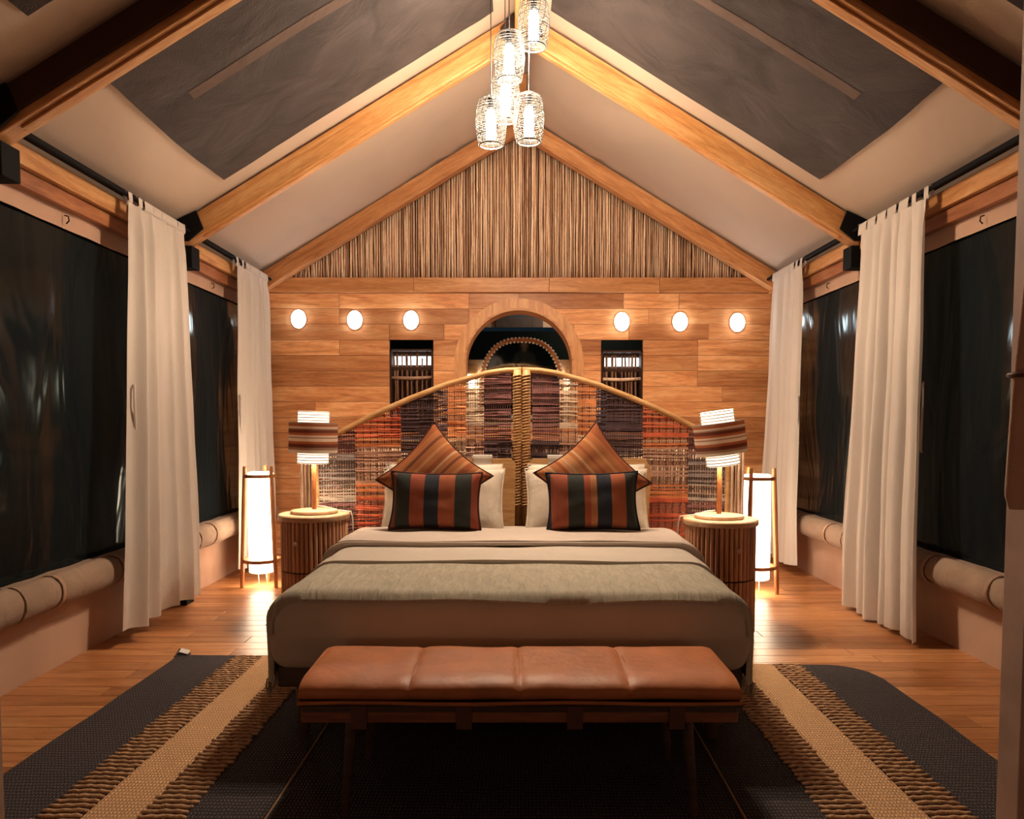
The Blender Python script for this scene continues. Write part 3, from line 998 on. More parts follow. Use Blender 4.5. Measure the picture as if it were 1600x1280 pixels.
# ------------------------------------------------------------------ washroom seen through the arch
def washroom():
    y0 = BACK + 0.85
    ld = bpy.data.lights.new('washroom_fill', 'POINT')  # unseen fill light added to brighten the room behind the arch
    ld.energy = 7.0
    ld.color = (1.0, 0.74, 0.5)
    ld.shadow_soft_size = 0.08
    lo = bpy.data.objects.new('washroom_fill', ld)
    COL.objects.link(lo)
    lo.location = (0.9, y0 + 0.30, 2.75)
    MB().box((0, y0 + 0.04, 1.02), (2.3, 0.06, 2.04)).build('wall_washroom', M['cream_wall'], kind='structure', label='cream low wall seen through the arch behind the beaded mirror')
    mb = MB()
    mb.box((0, y0 + 0.9, 1.25), (4.2, 0.03, 2.42))
    wf = mb.build('window_11', M['pvc'], kind='structure', label='black window far behind the arch')
    va = MB().box((0, y0 + 0.86, 2.555), (4.2, 0.03, 0.105)).build('trim_1', M['canvas'], kind='structure', label='beige canvas band above the far window behind the arch')
    MB().box((0.02, y0 + 0.83, 2.555), (0.58, 0.02, 0.115), bevel=0.006).build('vent_cover', M['grey_panel'], va)
    MB().box((0, y0 + 0.9, 2.85), (4.2, 0.03, 0.46)).build('wall_washroom_upper', M['blue_canvas'], kind='structure', label='blue grey canvas above the band behind the arch')
    # arch mirror with a double row of beads, tilted a little down
    t = thing('beaded_mirror', 'arched dark mirror edged with a double row of beads, seen through the wall arch', 'mirror', (0.035, y0 - 0.02, 1.55), (math.radians(4.6), 0, 0))
    def outline(a, b, n=60):
        pts = []
        for i in range(n + 1):
            th = PI - PI * i / n
            c, s_ = math.cos(th), math.sin(th)
            e = 2 / 2.7
            pts.append((a * math.copysign(abs(c) ** e, c), b * abs(s_) ** e))
        return pts
    A, B = 0.455, 0.70
    pts = outline(A - 0.02, B - 0.02)
    MB().prism([(p[0], p[1]) for p in pts] + [(A - 0.02, -0.2), (-A + 0.02, -0.2)], -0.004, 0.012).build('glass', M['mirror'], t)
    mb = MB()
    path = [(-A, 0, -0.2)] + [(p[0], 0, p[1]) for p in outline(A, B)] + [(A, 0, -0.2)]
    mb.tube(path, 0.026, 8)
    mb.build('frame', M['leather_tan'], t, smooth=True)
    mb = MB()
    def resample(P, step):
        out, acc = [P[0]], 0.0
        for p, q in zip(P, P[1:]):
            p, q = Vector(p), Vector(q)
            d = (q - p).length
            while acc + d >= step:
                f = (step - acc) / d
                p = p.lerp(q, f)
                out.append(tuple(p))
                d = (q - p).length
                acc = 0
            acc += d
        return out
    for off in (0.022, -0.022):
        P = [(-A - off, -0.2)] + outline(A + off, B + off, 120) + [(A + off, -0.2)]
        for (bx, bz) in resample([(p[0], p[1], 0) for p in P], 0.031) if False else [(q[0], q[1]) for q in resample([(p[0], p[1], 0) for p in P], 0.042)]:
            bmesh.ops.create_icosphere(mb.bm, subdivisions=1, radius=0.0135, matrix=Matrix.Translation((bx, -0.026, bz)))
    mb.build('beads', plain('bead_white', (0.85, 0.80, 0.74), 0.25, 0.6), t, smooth=True, kind='stuff')
    for s in (-1, 1):
        q = thing('wall_sconce', 'small bright wall lamp with brown woven cap %s of the beaded mirror' % ('left' if s < 0 else 'right'), 'wall lamp', (0.035 + s * 0.56, y0 - 0.065, 1.78), group='lamps beside the beaded mirror')
        MB().lathe([(0.0, -0.06), (0.05, -0.05), (0.062, 0.0), (0.055, 0.06), (0.045, 0.09)], 16).build('globe', glow('sconce_glow_%d' % (s + 1), WARM_PAPER, 5.0), q, smooth=True)
        MB().lathe([(0.046, 0.085), (0.07, 0.10), (0.078, 0.14), (0.06, 0.18), (0.02, 0.20), (0.0, 0.20)], 14).build('cap', M['cane'], q, smooth=True)
        MB().box((0, 0.055, 0.0), (0.05, 0.04, 0.14), bevel=0.004).build('mount', M['cane'], q)
washroom()

# ------------------------------------------------------------------ pendants
def cage_mesh(seed):
    rnd = random.Random(seed)
    H, R = 0.30, 0.098
    def rad(z):                 # z from 0 (bottom) to H
        t = z / H
        return R * (0.70 + 0.30 * math.sin(PI * min(1, (t * 0.78 + 0.14)))) * (1 if t < 0.86 else math.sqrt(max(0.05, 1 - ((t - 0.86) / 0.15) ** 2)))
    mb = MB()
    n = 34
    for i in range(n):
        z = H * (i + 0.5) / n
        r = rad(z)
        tilt = rnd.uniform(-0.006, 0.006)
        ph = rnd.uniform(0, 6)
        mb.tube([(r * math.cos(2 * PI * j / 20), r * math.sin(2 * PI * j / 20), z + tilt * math.cos(2 * PI * j / 20 + ph)) for j in range(20)], 0.0016, 4, closed=True)
    for k in range(14):
        a = 2 * PI * k / 14
        mb.tube([(rad(H * i / 9) * math.cos(a + 0.1 * i), rad(H * i / 9) * math.sin(a + 0.1 * i), H * i / 9) for i in range(10)], 0.0018, 4)
    return mb
cage = cage_mesh(1).mesh('cage', plain('cage_wire', (0.032, 0.029, 0.026), 0.6, 0.3), True)
lip = MB().tube([(0.072 * math.cos(2 * PI * j / 24), 0.072 * math.sin(2 * PI * j / 24), 0.0) for j in range(24)], 0.005, 6, closed=True).mesh('lip', plain('cage_lip', (0.08, 0.07, 0.06), 0.6, 0.3), True)
bulb = MB().lathe([(0.0, 0.035), (0.028, 0.035), (0.031, 0.05), (0.031, 0.18), (0.022, 0.215), (0.0, 0.22)], 16).mesh('bulb', glow('pendant_glow', WARM, PENDANT_W), True)
sock = MB().lathe([(0.0, 0.215), (0.018, 0.215), (0.018, 0.305), (0.006, 0.315), (0.0, 0.315)], 12).mesh('socket', M['black_metal'], True)
PEN = [(-0.202, 4.86, 3.085, 'lowest on the left'), (0.036, 4.86, 3.105, 'lowest on the right'), (-0.115, 5.02, 3.30, 'half hidden in the middle of the cluster'),
       (-0.088, 4.86, 3.485, 'second from the top'), (0.064, 4.80, 3.66, 'topmost of the cluster')]
for (px, py, pz, lab) in PEN:
    t = thing('pendant_lamp', 'glowing wire cage pendant lamp, %s' % lab, 'pendant lamp', (px, py, pz), group='cluster of cage pendants under the ridge')
    link('cage', cage, t)
    link('lip', lip, t)
    link('bulb', bulb, t)
    link('socket', sock, t)
    ld = bpy.data.lights.new('pendant_down_fill', 'SPOT')  # extra spot added to throw more light downwards than the bulb does
    ld.energy = DOWN_W
    ld.color = WARM
    ld.spot_size = math.radians(164)
    ld.spot_blend = 0.35
    ld.shadow_soft_size = 0.03
    lo = bpy.data.objects.new('pendant_down_fill', ld)
    COL.objects.link(lo)
    lo.location = (px, py, pz + 0.02)
    MB().cyl((0, 0, 0.31), (0, 0, RIDGE - 0.10 - pz), 0.0035, n=6).build('cable', M['cord_black'], t)
t = thing('ceiling_rose', 'long dark ceiling plate under the ridge from which the pendants hang', 'ceiling plate', (-0.07, 4.9, RIDGE - 0.235))
MB().box((0, 0, 0), (0.34, 0.30, 0.03), bevel=0.005).build('plate', M['plate_metal'], t)

# ------------------------------------------------------------------ bed
BA = math.radians(1.0)
BED = (-0.085, 3.02, 0.0)         # middle of the foot end on the floor
bed = thing('bed', 'large low bed with dark wooden frame and cream mattress in the middle of the room', 'bed', BED, (0, 0, -BA))
BWD, BLN = 1.93, 2.22
def bed_pt(x, y, z):
    return Matrix.Translation(BED) @ Matrix.Rotation(-BA, 4, 'Z') @ Vector((x, y, z))
MB().box((0, BLN / 2 + 0.02, 0.285), (1.92, BLN - 0.05, 0.09), bevel=0.008).build('frame', M['bed_wood'], bed)
for lx in (-0.865, 0.85):
    for ly in (0.10, BLN - 0.14):
        MB().cyl((lx, ly, 0.022), (lx * 1.0, ly, 0.245), 0.024, 0.036, 10).build('leg', M['bed_wood'], bed, smooth='auto')
# mattress under a fitted sheet: rounded shoulders, soft foot
MZ0, MZ1 = 0.32, 0.63
def mat_fn(p):
    q = Vector(p)
    q.z += 0.010 * noise.noise(Vector((p.x * 2.4, p.y * 2.2, 1.0))) * (0.2 + 0.8 * max(0.0, min(1.0, (p.z + 0.10) / 0.22)))
    if p.z < 0.02:
        q.x *= 1.0 - 0.03 * (max(0, -p.z) / 0.16) ** 2
        if p.y < 0:
            q.y += 0.03 * (max(0, -p.z) / 0.16) ** 2
    return q
mb = MB()
mb.rbox((0, BLN / 2 - 0.03, (MZ0 + MZ1) / 2), (BWD + 0.05, BLN - 0.04, MZ1 - MZ0), (0.135, 0.075, 0.125), (50, 50, 24), mat_fn, (0.05, 0.05, 0.05))
mb.build('mattress', M['linen'], bed, smooth=True)

# duvet lying on the bed, over the shoulders
def shoulder(u, off, drop):
    """point of the bed's cross-section, u 0..1 from the left hem over the top to the right hem"""
    W = BWD / 2 + 0.025 + off
    r = 0.14
    ztop = MZ1 + off
    prof = [(-W, drop), (-W, MZ1 - 0.13)]
    for i in range(1, 10):
        a = PI - (PI / 2) * i / 9
        prof.append((-W + r + r * math.cos(a), ztop - 0.125 + 0.125 * math.sin(a)))
    right = [(-x, z) for x, z in reversed(prof)]
    pts = prof + right
    # arc length walk
    d = [0.0]
    for p, q in zip(pts, pts[1:]):
        d.append(d[-1] + math.hypot(q[0] - p[0], q[1] - p[1]))
    t = u * d[-1]
    for i in range(len(d) - 1):
        if t <= d[i + 1] + 1e-9:
            f = (t - d[i]) / max(1e-9, d[i + 1] - d[i])
            return pts[i][0] + (pts[i + 1][0] - pts[i][0]) * f, pts[i][1] + (pts[i + 1][1] - pts[i][1]) * f
    return pts[-1]
def over_bed(y0, y1, off, drop, nu, nv, wob=0.006, seed=0.0, thick=0.010, hem=0.0, foot=False):
    """a cloth laid across the bed, with thickness"""
    def f(u, v, o):
        x, z = shoulder(u, off + o, drop)
        y = y0 + (y1 - y0) * v
        n_ = wob * noise.noise(Vector((x * 3 + seed, y * 5, z * 4 + seed)))
        flat = max(0.0, min(1.0, (z - 0.5) / 0.12))
        y += hem * noise.noise(Vector((x * 2.2 + seed, v * 2, seed)))
        if foot and y < 0.07:
            t = min(0.9, (0.07 - y) / 0.08)
            q = 1 - math.sqrt(1 - t * t)
            z -= 0.125 * q * flat
            if abs(x) > 0.6:
                x -= math.copysign(0.135 * q * min(1, (abs(x) - 0.6) / 0.3), x)
        return Vector((x + (n_ * (1 - flat)) * 1.5, y, z + n_ * flat))
    mb = MB()
    V0 = [[mb.bm.verts.new(f(i / nu, j / nv, thick)) for j in range(nv + 1)] for i in range(nu + 1)]
    V1 = [[mb.bm.verts.new(f(i / nu, j / nv, 0.0)) for j in range(nv + 1)] for i in range(nu + 1)]
    for i in range(nu):
        for j in range(nv):
            mb.bm.faces.new((V0[i][j], V0[i + 1][j], V0[i + 1][j + 1], V0[i][j + 1]))
            mb.bm.faces.new((V1[i][j], V1[i][j + 1], V1[i + 1][j + 1], V1[i + 1][j]))
    for i in range(nu):
        mb.bm.faces.new((V0[i][0], V1[i][0], V1[i + 1][0], V0[i + 1][0]))
        mb.bm.faces.new((V0[i][nv], V0[i + 1][nv], V1[i + 1][nv], V1[i][nv]))
    for j in range(nv):
        mb.bm.faces.new((V0[0][j], V0[0][j + 1], V1[0][j + 1], V1[0][j]))
        mb.bm.faces.new((V0[nu][j], V1[nu][j], V1[nu][j + 1], V0[nu][j + 1]))
    return mb

duvet = thing('duvet', 'cream duvet spread over the bed between throw and pillows, top hem folded back', 'duvet', BED, (0, 0, -BA))
over_bed(0.67, 1.30, 0.006, 0.42, 70, 20, 0.008, 3.0, 0.022, 0.01).build('cover', M['linen'], duvet, smooth='auto')
def foldband():
    mb = over_bed(1.10, 1.62, 0.030, 0.44, 80, 16, 0.010, 9.0, 0.030, 0.018)
    return mb
foldband().build('folded_hem', M['linen_fold'], duvet, smooth='auto')
pts = []
for i in range(121):
    x, z = shoulder(i / 120, 0.060, 0.44)
    pts.append((x, 1.098 + 0.018 * noise.noise(Vector((x * 2.2 + 9.0, 0, 9.0))), z - 0.012))
MB().tube(pts, 0.006, 5).build('hem_piping', M['linen_fold'], duvet, smooth=True)

throw = thing('throw', 'grey green linen throw laid across the foot of the bed, fringed at its sides', 'throw', BED, (0, 0, -BA))
over_bed(0.018, 0.66, 0.009, 0.27, 110, 34, 0.008, 5.0, 0.008, 0.010, True).build('cloth', M['throw'], throw, smooth='auto')
mb = MB()
for s in (-1, 1):
    x, z = shoulder(0.0 if s < 0 else 1.0, 0.014, 0.27)
    for i in range(64):
        yy = 0.05 + 0.60 * i / 63
        mb.tube([(x, yy, 0.275), (x + s * random.uniform(-.004, .008), yy + random.uniform(-.005, .005), 0.24), (x + s * random.uniform(-.006, .01), yy + random.uniform(-.01, .01), 0.20)], 0.0028, 4)
mb.build('fringe', M['throw'], throw, kind='stuff')

# ------------------------------------------------------------------ headboard: woven screen in two leaves
HBX = [0.035, 1.18, 1.45]
HBY = [5.43, 5.36, 5.30]
def hb_y(x):
    x = abs(x)
    return interp(list(zip(HBX, HBY)), x)
HTOP = [(0.0, 1.715), (0.12, 1.71), (0.25, 1.69), (0.53, 1.61), (0.80, 1.505), (0.98, 1.425), (1.18, 1.325), (1.32, 1.25), (1.45, 1.20)]
def hb_top(x):
    return interp(HTOP, abs(x))
hb = thing('headboard', 'tall woven headboard peaked in the middle with red, plum and grey thread bands', 'headboard', (0, 5.36, 0))
def hp(x, z, dy=0.0):
    return Vector((x, hb_y(x) + dy - 5.36, z))
for s in (-1, 1):
    leaf = None
    rail = [hp(s * x, hb_top(x)) for x in [0.002 + (1.45 - 0.002) * i / 40 for i in range(41)]]
    side = [hp(s * 1.45, z) for z in (1.1, 0.8, 0.5, 0.03)]
    leaf = MB().tube(rail + side, 0.021, 10).build('leaf_frame', M['cane'], hb, smooth=True)
    MB().tube([hp(s * 0.033, 0.03, -0.005), hp(s * 0.033, 1.0, -0.005), hp(s * 0.033, hb_top(0.04), -0.005)], 0.030, 10).build('spine_post', M['cane'], hb, smooth=True)
    MB().tube([hp(s * 0.05, 0.10), hp(s * 1.18, 0.10), hp(s * 1.44, 0.10)], 0.016, 8).build('lower_rail', M['cane'], hb, smooth=True)
    # stitched wrapping on the post
    mb = MB()
    z = 0.75
    while z < hb_top(0.04) - 0.02:
        c = hp(s * 0.033, z, -0.005)
        mb.tube([c + Vector((0.032 * math.cos(2 * PI * j / 10), 0.032 * math.sin(2 * PI * j / 10), 0.006 * math.cos(2 * PI * j / 10))) for j in range(10)], 0.0035, 4, closed=True)
        z += 0.021
    mb.build('lashing', M['stitch'], hb, smooth=True, kind='stuff')
# tan backrest boards against the screen
for s in (-1, 1):
    q = 0.90
    poly = [(s * 0.055, 0.33), (s * (q - 0.03), 0.33), (s * q, 1.02), (s * (q - 0.04), 1.085), (s * 0.075, 1.085), (s * 0.045, 1.05)]
    MB().prism(poly, -0.10, -0.055, 'y').build('backrest', M['cane'], hb)
# warp cords
warp_m = plain('warp', (0.42, 0.25, 0.17), 0.8, 0.2)
warp_d = plain('warp_dark', (0.09, 0.05, 0.05), 0.8, 0.2)
mbs = {0: MB(), 1: MB()}
x = 0.085
i = 0
while x < 1.43:
    for s in (-1, 1):
        c = hp(s * x, 0)
        k = 1 if (0.53 < x < 0.86 or x < 0.27 or x > 1.18 or i % 3 == 0) else 0
        h = hb_top(x) - 0.01
        mbs[k].box((c.x, c.y - 0.004, (0.1 + h) / 2), (0.0048, 0.006, h - 0.1))
    x += 0.0165
    i += 1
mbs[0].build('warp_cords', warp_m, hb, kind='stuff')
mbs[1].build('warp_cords', warp_d, hb, kind='stuff', label='darker warp cords')
THR = {
    'red': (0.70, 0.15, 0.075), 'orange': (0.74, 0.27, 0.11), 'cream': (0.74, 0.56, 0.42), 'rose': (0.56, 0.34, 0.26),
    'plum': (0.28, 0.125, 0.12), 'dark': (0.10, 0.065, 0.075), 'navy': (0.08, 0.07, 0.11), 'grey': (0.30, 0.27, 0.27), 'ash': (0.46, 0.39, 0.34)}
THM = {k: plain('thread_' + k, v, 0.85, 0.15, 0, 0, 60, 0.25, 14) for k, v in THR.items()}
# blocks: x range, list of (z low, z high, colour, density)
BLOCKS = [
    (0.075, 0.27, [(1.22, 1.8, 'plum', 0.80), (0.3, 1.22, 'dark', 0.85)]),
    (0.27, 0.40, [(1.30, 1.8, 'cream', 0.62), (0.95, 1.30, 'rose', 0.62), (0.3, 0.95, 'orange', 0.8)]),
    (0.40, 0.53, [(1.25, 1.8, 'orange', 0.85), (0.95, 1.25, 'cream', 0.7), (0.3, 0.95, 'red', 0.8)]),
    (0.53, 0.60, [(0.3, 1.8, 'navy', 0.85)]),
    (0.60, 0.86, [(1.05, 1.8, 'dark', 0.93), (0.3, 1.05, 'plum', 0.9)]),
    (0.86, 1.18, [(1.24, 1.8, 'red', 0.88), (1.16, 1.24, 'orange', 0.75), (0.90, 1.16, 'rose', 0.62), (0.80, 0.90, 'orange', 0.85), (0.3, 0.80, 'red', 0.92)]),
    (1.18, 1.43, [(1.12, 1.8, 'plum', 0.8), (0.90, 1.12, 'grey', 0.85), (0.78, 0.90, 'ash', 0.7), (0.3, 0.78, 'plum', 0.75)]),
]
for s in (-1, 1):
    for (x0, x1, bands) in BLOCKS:
        for (za, zb_, colr, dens) in bands:
            mb = MB()
            n_ = 0
            z = max(za, 0.42)
            zmax = min(zb_, hb_top(x0))
            rr = random.Random(int(x0 * 100) + int(za * 1000) + s)
            while z < zmax:
                th = rr.uniform(0.0085, 0.0118)
                if rr.random() < dens + 0.10:
                    dy = -0.007 if rr.random() < 0.5 else 0.001
                    xe = x1
                    xs = x0
                    # stop at the sloping top rail
                    while xe > xs + 0.03 and hb_top(xe) - 0.012 < z:
                        xe -= 0.02
                    if hb_top(xe) - 0.005 > z:
                        dz = rr.uniform(-0.010, 0.006)
                        a, b = hp(s * xs, z, dy), hp(s * xe, z + dz, dy)
                        mid = (a + b) / 2 + Vector((0, 0, rr.uniform(-.004, .004)))
                        for p, q in ((a, mid), (mid, b)):
                            d = q - p
                            rot = Vector((1, 0, 0)).rotation_difference(d.normalized()).to_matrix().to_4x4()
                            mb.box((p + q) / 2, (d.length + 0.002, 0.004, th), rot)
                        n_ += 1
                z += 0.0118
            if n_:
                mb.build('woven_band', THM[colr], hb, kind='stuff')
            else:
                mb.bm.free()

# low screen of sticks behind the headboard
scr = thing('stick_screen', 'low screen of upright pale sticks standing behind the headboard', 'screen', (0, 5.62, 0))
MB().box((0, 0.03, 0.59), (3.30, 0.02, 1.18)).build('back_panel', M['dark_board'], scr)
MB().box((0, 0.01, 1.195), (3.34, 0.07, 0.02)).build('top_rail', M['pale_wood'], scr)
st_meshes = []
for k in range(8):
    r = random.uniform(0.010, 0.015)
    pts = [(random.uniform(-.003, .003), random.uniform(-.003, .003), 1.18 * i / 5) for i in range(6)]
    st_meshes.append((MB().tube(pts, [r * random.uniform(.9, 1.05) for _ in pts], 7).mesh('stick', M['stick'], True), r))
x = -1.65
while x < 1.64:
    me, r = random.choice(st_meshes)
    x += r
    if abs(x) > 0.9 or True:
        link('stick', me, scr, (x, 0, 0.003))
    x += r + 0.001

# ------------------------------------------------------------------ pillows and cushions
def cushion_mb(w, h, t, conc=0.06, n=28, seed=0.0, lump=0.006, sink=0.0):
    """soft cushion standing in its local XZ plane, y thick"""
    mb = MB()
    def P(u, v, side):
        a, b = u * 2 - 1, v * 2 - 1
        x = w / 2 * a * (1 - conc * (1 - b * b))
        z = h / 2 * b * (1 - conc * (1 - a * a))
        th = t / 2 * (max(0.0, (1 - a ** 4)) ** 0.55) * (max(0.0, (1 - b ** 4)) ** 0.55)
        th += lump * noise.noise(Vector((a * 2.2 + seed, b * 2.2, side))) * (1 - a * a) * (1 - b * b)
        return Vector((x, side * th, z))
    F_ = [[mb.bm.verts.new(P(i / n, j / n, -1)) for j in range(n + 1)] for i in range(n + 1)]
    B_ = [[F_[i][j] if i in (0, n) or j in (0, n) else mb.bm.verts.new(P(i / n, j / n, 1)) for j in range(n + 1)] for i in range(n + 1)]
    for i in range(n):
        for j in range(n):
            mb.bm.faces.new((F_[i][j], F_[i + 1][j], F_[i + 1][j + 1], F_[i][j + 1]))
            mb.bm.faces.new((B_[i][j], B_[i][j + 1], B_[i + 1][j + 1], B_[i + 1][j]))
    edge = [P(i / n, 0, 0) for i in range(n)] + [P(1, j / n, 0) for j in range(n)] + [P(1 - i / n, 1, 0) for i in range(n)] + [P(0, 1 - j / n, 0) for j in range(n)]
    return mb, edge

BT = MZ1 + 0.005         # bed top
# white sleeping pillows
for s, sd in ((-1, 'left'), (1, 'right')):
    for k, (dy, w, h, dx, lab) in enumerate(((2.09, 0.80, 0.46, 0.0, 'back'), (1.91, 0.81, 0.445, 0.015, 'front'))):
        t = thing('pillow', '%s white pillow of the pair on the %s side of the bed' % ('larger front' if k else 'half hidden back', sd), 'pillow',
                  bed_pt(s * (0.485 - dx), dy, BT + h / 2 - 0.035), (math.radians(-20 if k else -14), 0, -BA), group='white pillows at the head of the bed')
        mb, edge = cushion_mb(w, h, 0.17, 0.05, 26, 3.0 * k + s, 0.02)
        mb.build('pillow_body', M['pillow_white'], t, smooth=True)
        mb = MB()
        mb.tube([(p.x * 0.995, p.y, p.z * 0.995) for p in edge], 0.006, 5, closed=True)
        mb.build('edging', M['pillow_white'], t, smooth=True)

rust = (0.46, 0.165, 0.060)
rust2 = (0.36, 0.105, 0.040)
gold = (0.58, 0.27, 0.115)
brown = (0.20, 0.065, 0.035)
cream = (0.60, 0.36, 0.20)
dia_m = stripes('cushion_rust', [(0.0, rust2), (0.10, rust), (0.18, brown), (0.22, rust), (0.30, gold), (0.335, rust), (0.40, rust2), (0.46, cream), (0.49, rust), (0.55, brown), (0.585, rust), (0.66, gold), (0.70, rust2), (0.78, rust), (0.84, cream), (0.87, rust), (0.94, rust2)], -0.25, 0.25, 0, fine=40)
dia_m2 = stripes('cushion_gold', [(0.0, rust), (0.08, gold), (0.14, cream), (0.17, rust), (0.25, rust2), (0.29, gold), (0.34, cream), (0.37, gold), (0.45, rust), (0.5, cream), (0.53, rust), (0.6, rust2), (0.64, rust), (0.72, gold), (0.76, rust), (0.86, rust2)], -0.25, 0.25, 0, fine=40)
navy = (0.030, 0.034, 0.048)
charc = (0.042, 0.045, 0.040)
lum_m = stripes('cushion_bands_left', [(0.0, brown), (0.055, charc), (0.22, (0.34, 0.085, 0.045)), (0.38, navy), (0.54, (0.37, 0.105, 0.050)), (0.72, charc), (0.90, (0.33, 0.08, 0.045))], -0.27, 0.27, 0, fine=55, finecol=0.3)
lum_m2 = stripes('cushion_bands_right', [(0.0, navy), (0.035, (0.35, 0.095, 0.05)), (0.22, charc), (0.40, (0.36, 0.09, 0.045)), (0.47, (0.46, 0.19, 0.08)), (0.54, navy), (0.70, (0.38, 0.11, 0.05)), (0.86, charc)], -0.27, 0.27, 0, fine=55, finecol=0.3)
for s, cx, rolla, mat, pm, lab in ((-1, -0.505, 43, dia_m, M['piping'], 'rust square cushion with diagonal stripes standing on its corner against the left pillows'),
                                   (1, 0.49, -40, dia_m2, M['piping'], 'golden rust square cushion with diagonal stripes standing on its corner against the right pillows')):
    t = thing('square_cushion', lab, 'cushion', bed_pt(cx, 1.725, BT + 0.355), (math.radians(-17), 0, -BA), group='diagonal striped cushions on the bed')
    S = 0.525
    mb, edge = cushion_mb(S, S, 0.17, 0.15, 26, s * 2.0, 0.012)
    R_ = Matrix.Rotation(math.radians(rolla), 4, 'Y')
    o = mb.build('cushion_body', mat, t, smooth=True)
    o.rotation_euler = (0, math.radians(rolla), 0)
    o = MB().tube(edge, 0.0065, 6, closed=True).build('cushion_piping', pm, t, smooth=True)
    o.rotation_euler = (0, math.radians(rolla), 0)
for s, cx, mat, pm, lab in ((-1, -0.475, lum_m, M['piping'], 'oblong cushion with black and rust upright bands on the left side of the bed'),
                            (1, 0.475, lum_m2, M['piping_navy'], 'oblong cushion with charcoal, navy and rust bands on the right side of the bed')):
    t = thing('lumbar_cushion', lab, 'cushion', bed_pt(cx, 1.545, BT + 0.062 + 0.165), (math.radians(-13), math.radians(-1.0 * s), -BA), group='banded oblong cushions on the bed')
    mb, edge = cushion_mb(0.56, 0.355, 0.17, 0.085, 26, s * 5.0, 0.010)
    mb.build('cushion_body', mat, t, smooth=True)
    MB().tube(edge, 0.0075, 6, closed=True).build('cushion_piping', pm, t, smooth=True)

# lidded white boxes on the backrest
for s, xx, lab in ((-1, -0.275, 'left'), (1, 0.245, 'right')):
    t = thing('small_box', 'small white lidded box on top of the %s backrest behind the pillows' % lab, 'box', (xx, 5.285, 1.087), (0, 0, -BA), group='white boxes on the backrest')
    MB().box((0, 0, -0.0), (0.125, 0.055, 0.002)).box((0, -0.03, -0.04), (0.125, 0.02, 0.10)).build('box_body', M['white'], t)
    MB().box((0, -0.008, 0.013), (0.135, 0.075, 0.022), bevel=0.003).build('box_lid', M['white'], t)

# ------------------------------------------------------------------ nightstands
def nightstand(loc, face, lab):
    R_, H_ = 0.205, 0.70
    t = thing('nightstand', lab, 'nightstand', loc, (0, 0, face), group='round slatted nightstands')
    MB().lathe([(0.0, 0.01), (R_ - 0.012, 0.01), (R_ - 0.012, H_), (0.0, H_)], 40).build('body', M['body_dark'], t, smooth='auto')
    MB().lathe([(0.0, H_), (0.228, H_), (0.232, H_ + 0.006), (0.232, H_ + 0.03), (0.226, H_ + 0.037), (0.0, H_ + 0.037)], 48).build('top', M['pale_wood'], t, smooth='auto')
    MB().lathe([(0.0, 0.0), (0.20, 0.0), (0.20, 0.03), (0.0, 0.03)], 36).build('plinth', M['body_dark'], t, smooth='auto')
    n = 44
    def slat_mesh(z0, z1):
        mb = MB()
        mb.lathe([(0.0, z0), (0.0125, z0), (0.0125, z1), (0.0, z1)], 8)
        return mb.mesh('slat', M['slat_wood'], 'auto')
    up, lo, full = slat_mesh(0.375, H_ - 0.003), slat_mesh(0.03, 0.365), slat_mesh(0.03, H_ - 0.003)
    dr = []
    for (z0, z1, nm) in ((0.375, H_, 'drawer'), (0.03, 0.365, 'drawer')):
        mb = MB()
        arc = [math.radians(-90 + a) for a in range(-48, 49, 6)]
        poly = [((R_ - 0.004) * math.cos(a), (R_ - 0.004) * math.sin(a)) for a in arc] + [((R_ - 0.02) * math.cos(a), (R_ - 0.02) * math.sin(a)) for a in reversed(arc)]
        mb.prism(poly, z0, z1 - 0.005, 'z')
        dr.append(mb.build(nm, M['body_dark'], t, smooth='auto'))
    for k in range(n):
        a = -PI / 2 + 2 * PI * k / n
        p = (R_ * math.cos(a), R_ * math.sin(a), 0)
        da = abs(((a + PI / 2 + PI) % (2 * PI)) - PI)
        if da < math.radians(50):
            link('slat', up, dr[0], p)
            link('slat', lo, dr[1], p)
        else:
            link('slat', full, t, p)
    MB().lathe([(0.0, 0.0), (0.006, 0.0), (0.006, 0.012), (0.015, 0.018), (0.017, 0.026), (0.010, 0.034), (0.0, 0.035)], 12).build('knob', M['knob'], dr[0], (0, -R_ - 0.008, 0.565), (PI / 2, 0, 0), smooth=True)
    return t
NL, NR = (-1.385, 5.0, 0), (1.245, 4.74, 0)
nightstand(NL, math.radians(-16), 'round dark slatted nightstand left of the bed')
nightstand(NR, math.radians(12), 'round brown slatted nightstand right of the bed')

# ------------------------------------------------------------------ table lamps
def band_mat():
    w_, b_, r_, t_ = (0.85, 0.74, 0.63), (0.24, 0.09, 0.06), (0.54, 0.20, 0.09), (0.48, 0.31, 0.23)
    return stripes('shade_band', [(0.0, w_), (0.10, t_), (0.18, b_), (0.30, r_), (0.38, w_), (0.48, t_), (0.52, w_), (0.58, r_), (0.66, b_), (0.76, t_), (0.80, w_), (0.86, r_), (0.93, t_)], -0.1, 0.1, 2, fine=60)
M['shade_band'] = band_mat()
_nt = M['shade_band'].node_tree
_b = _nt.nodes['Principled BSDF']
_t = _nt.nodes.new('ShaderNodeBsdfTranslucent')
_m = _nt.nodes.new('ShaderNodeMixShader')
_m.inputs[0].default_value = 0.5
_nt.links.new(_b.inputs['Base Color'].links[0].from_socket, _t.inputs['Color'])
_nt.links.new(_b.outputs[0], _m.inputs[1])
_nt.links.new(_t.outputs[0], _m.inputs[2])
_nt.links.new(_m.outputs[0], _nt.nodes['Material Output'].inputs['Surface'])
shade_glow = glow('table_lamp_glow', WARM_PAPER, SHADE_W)
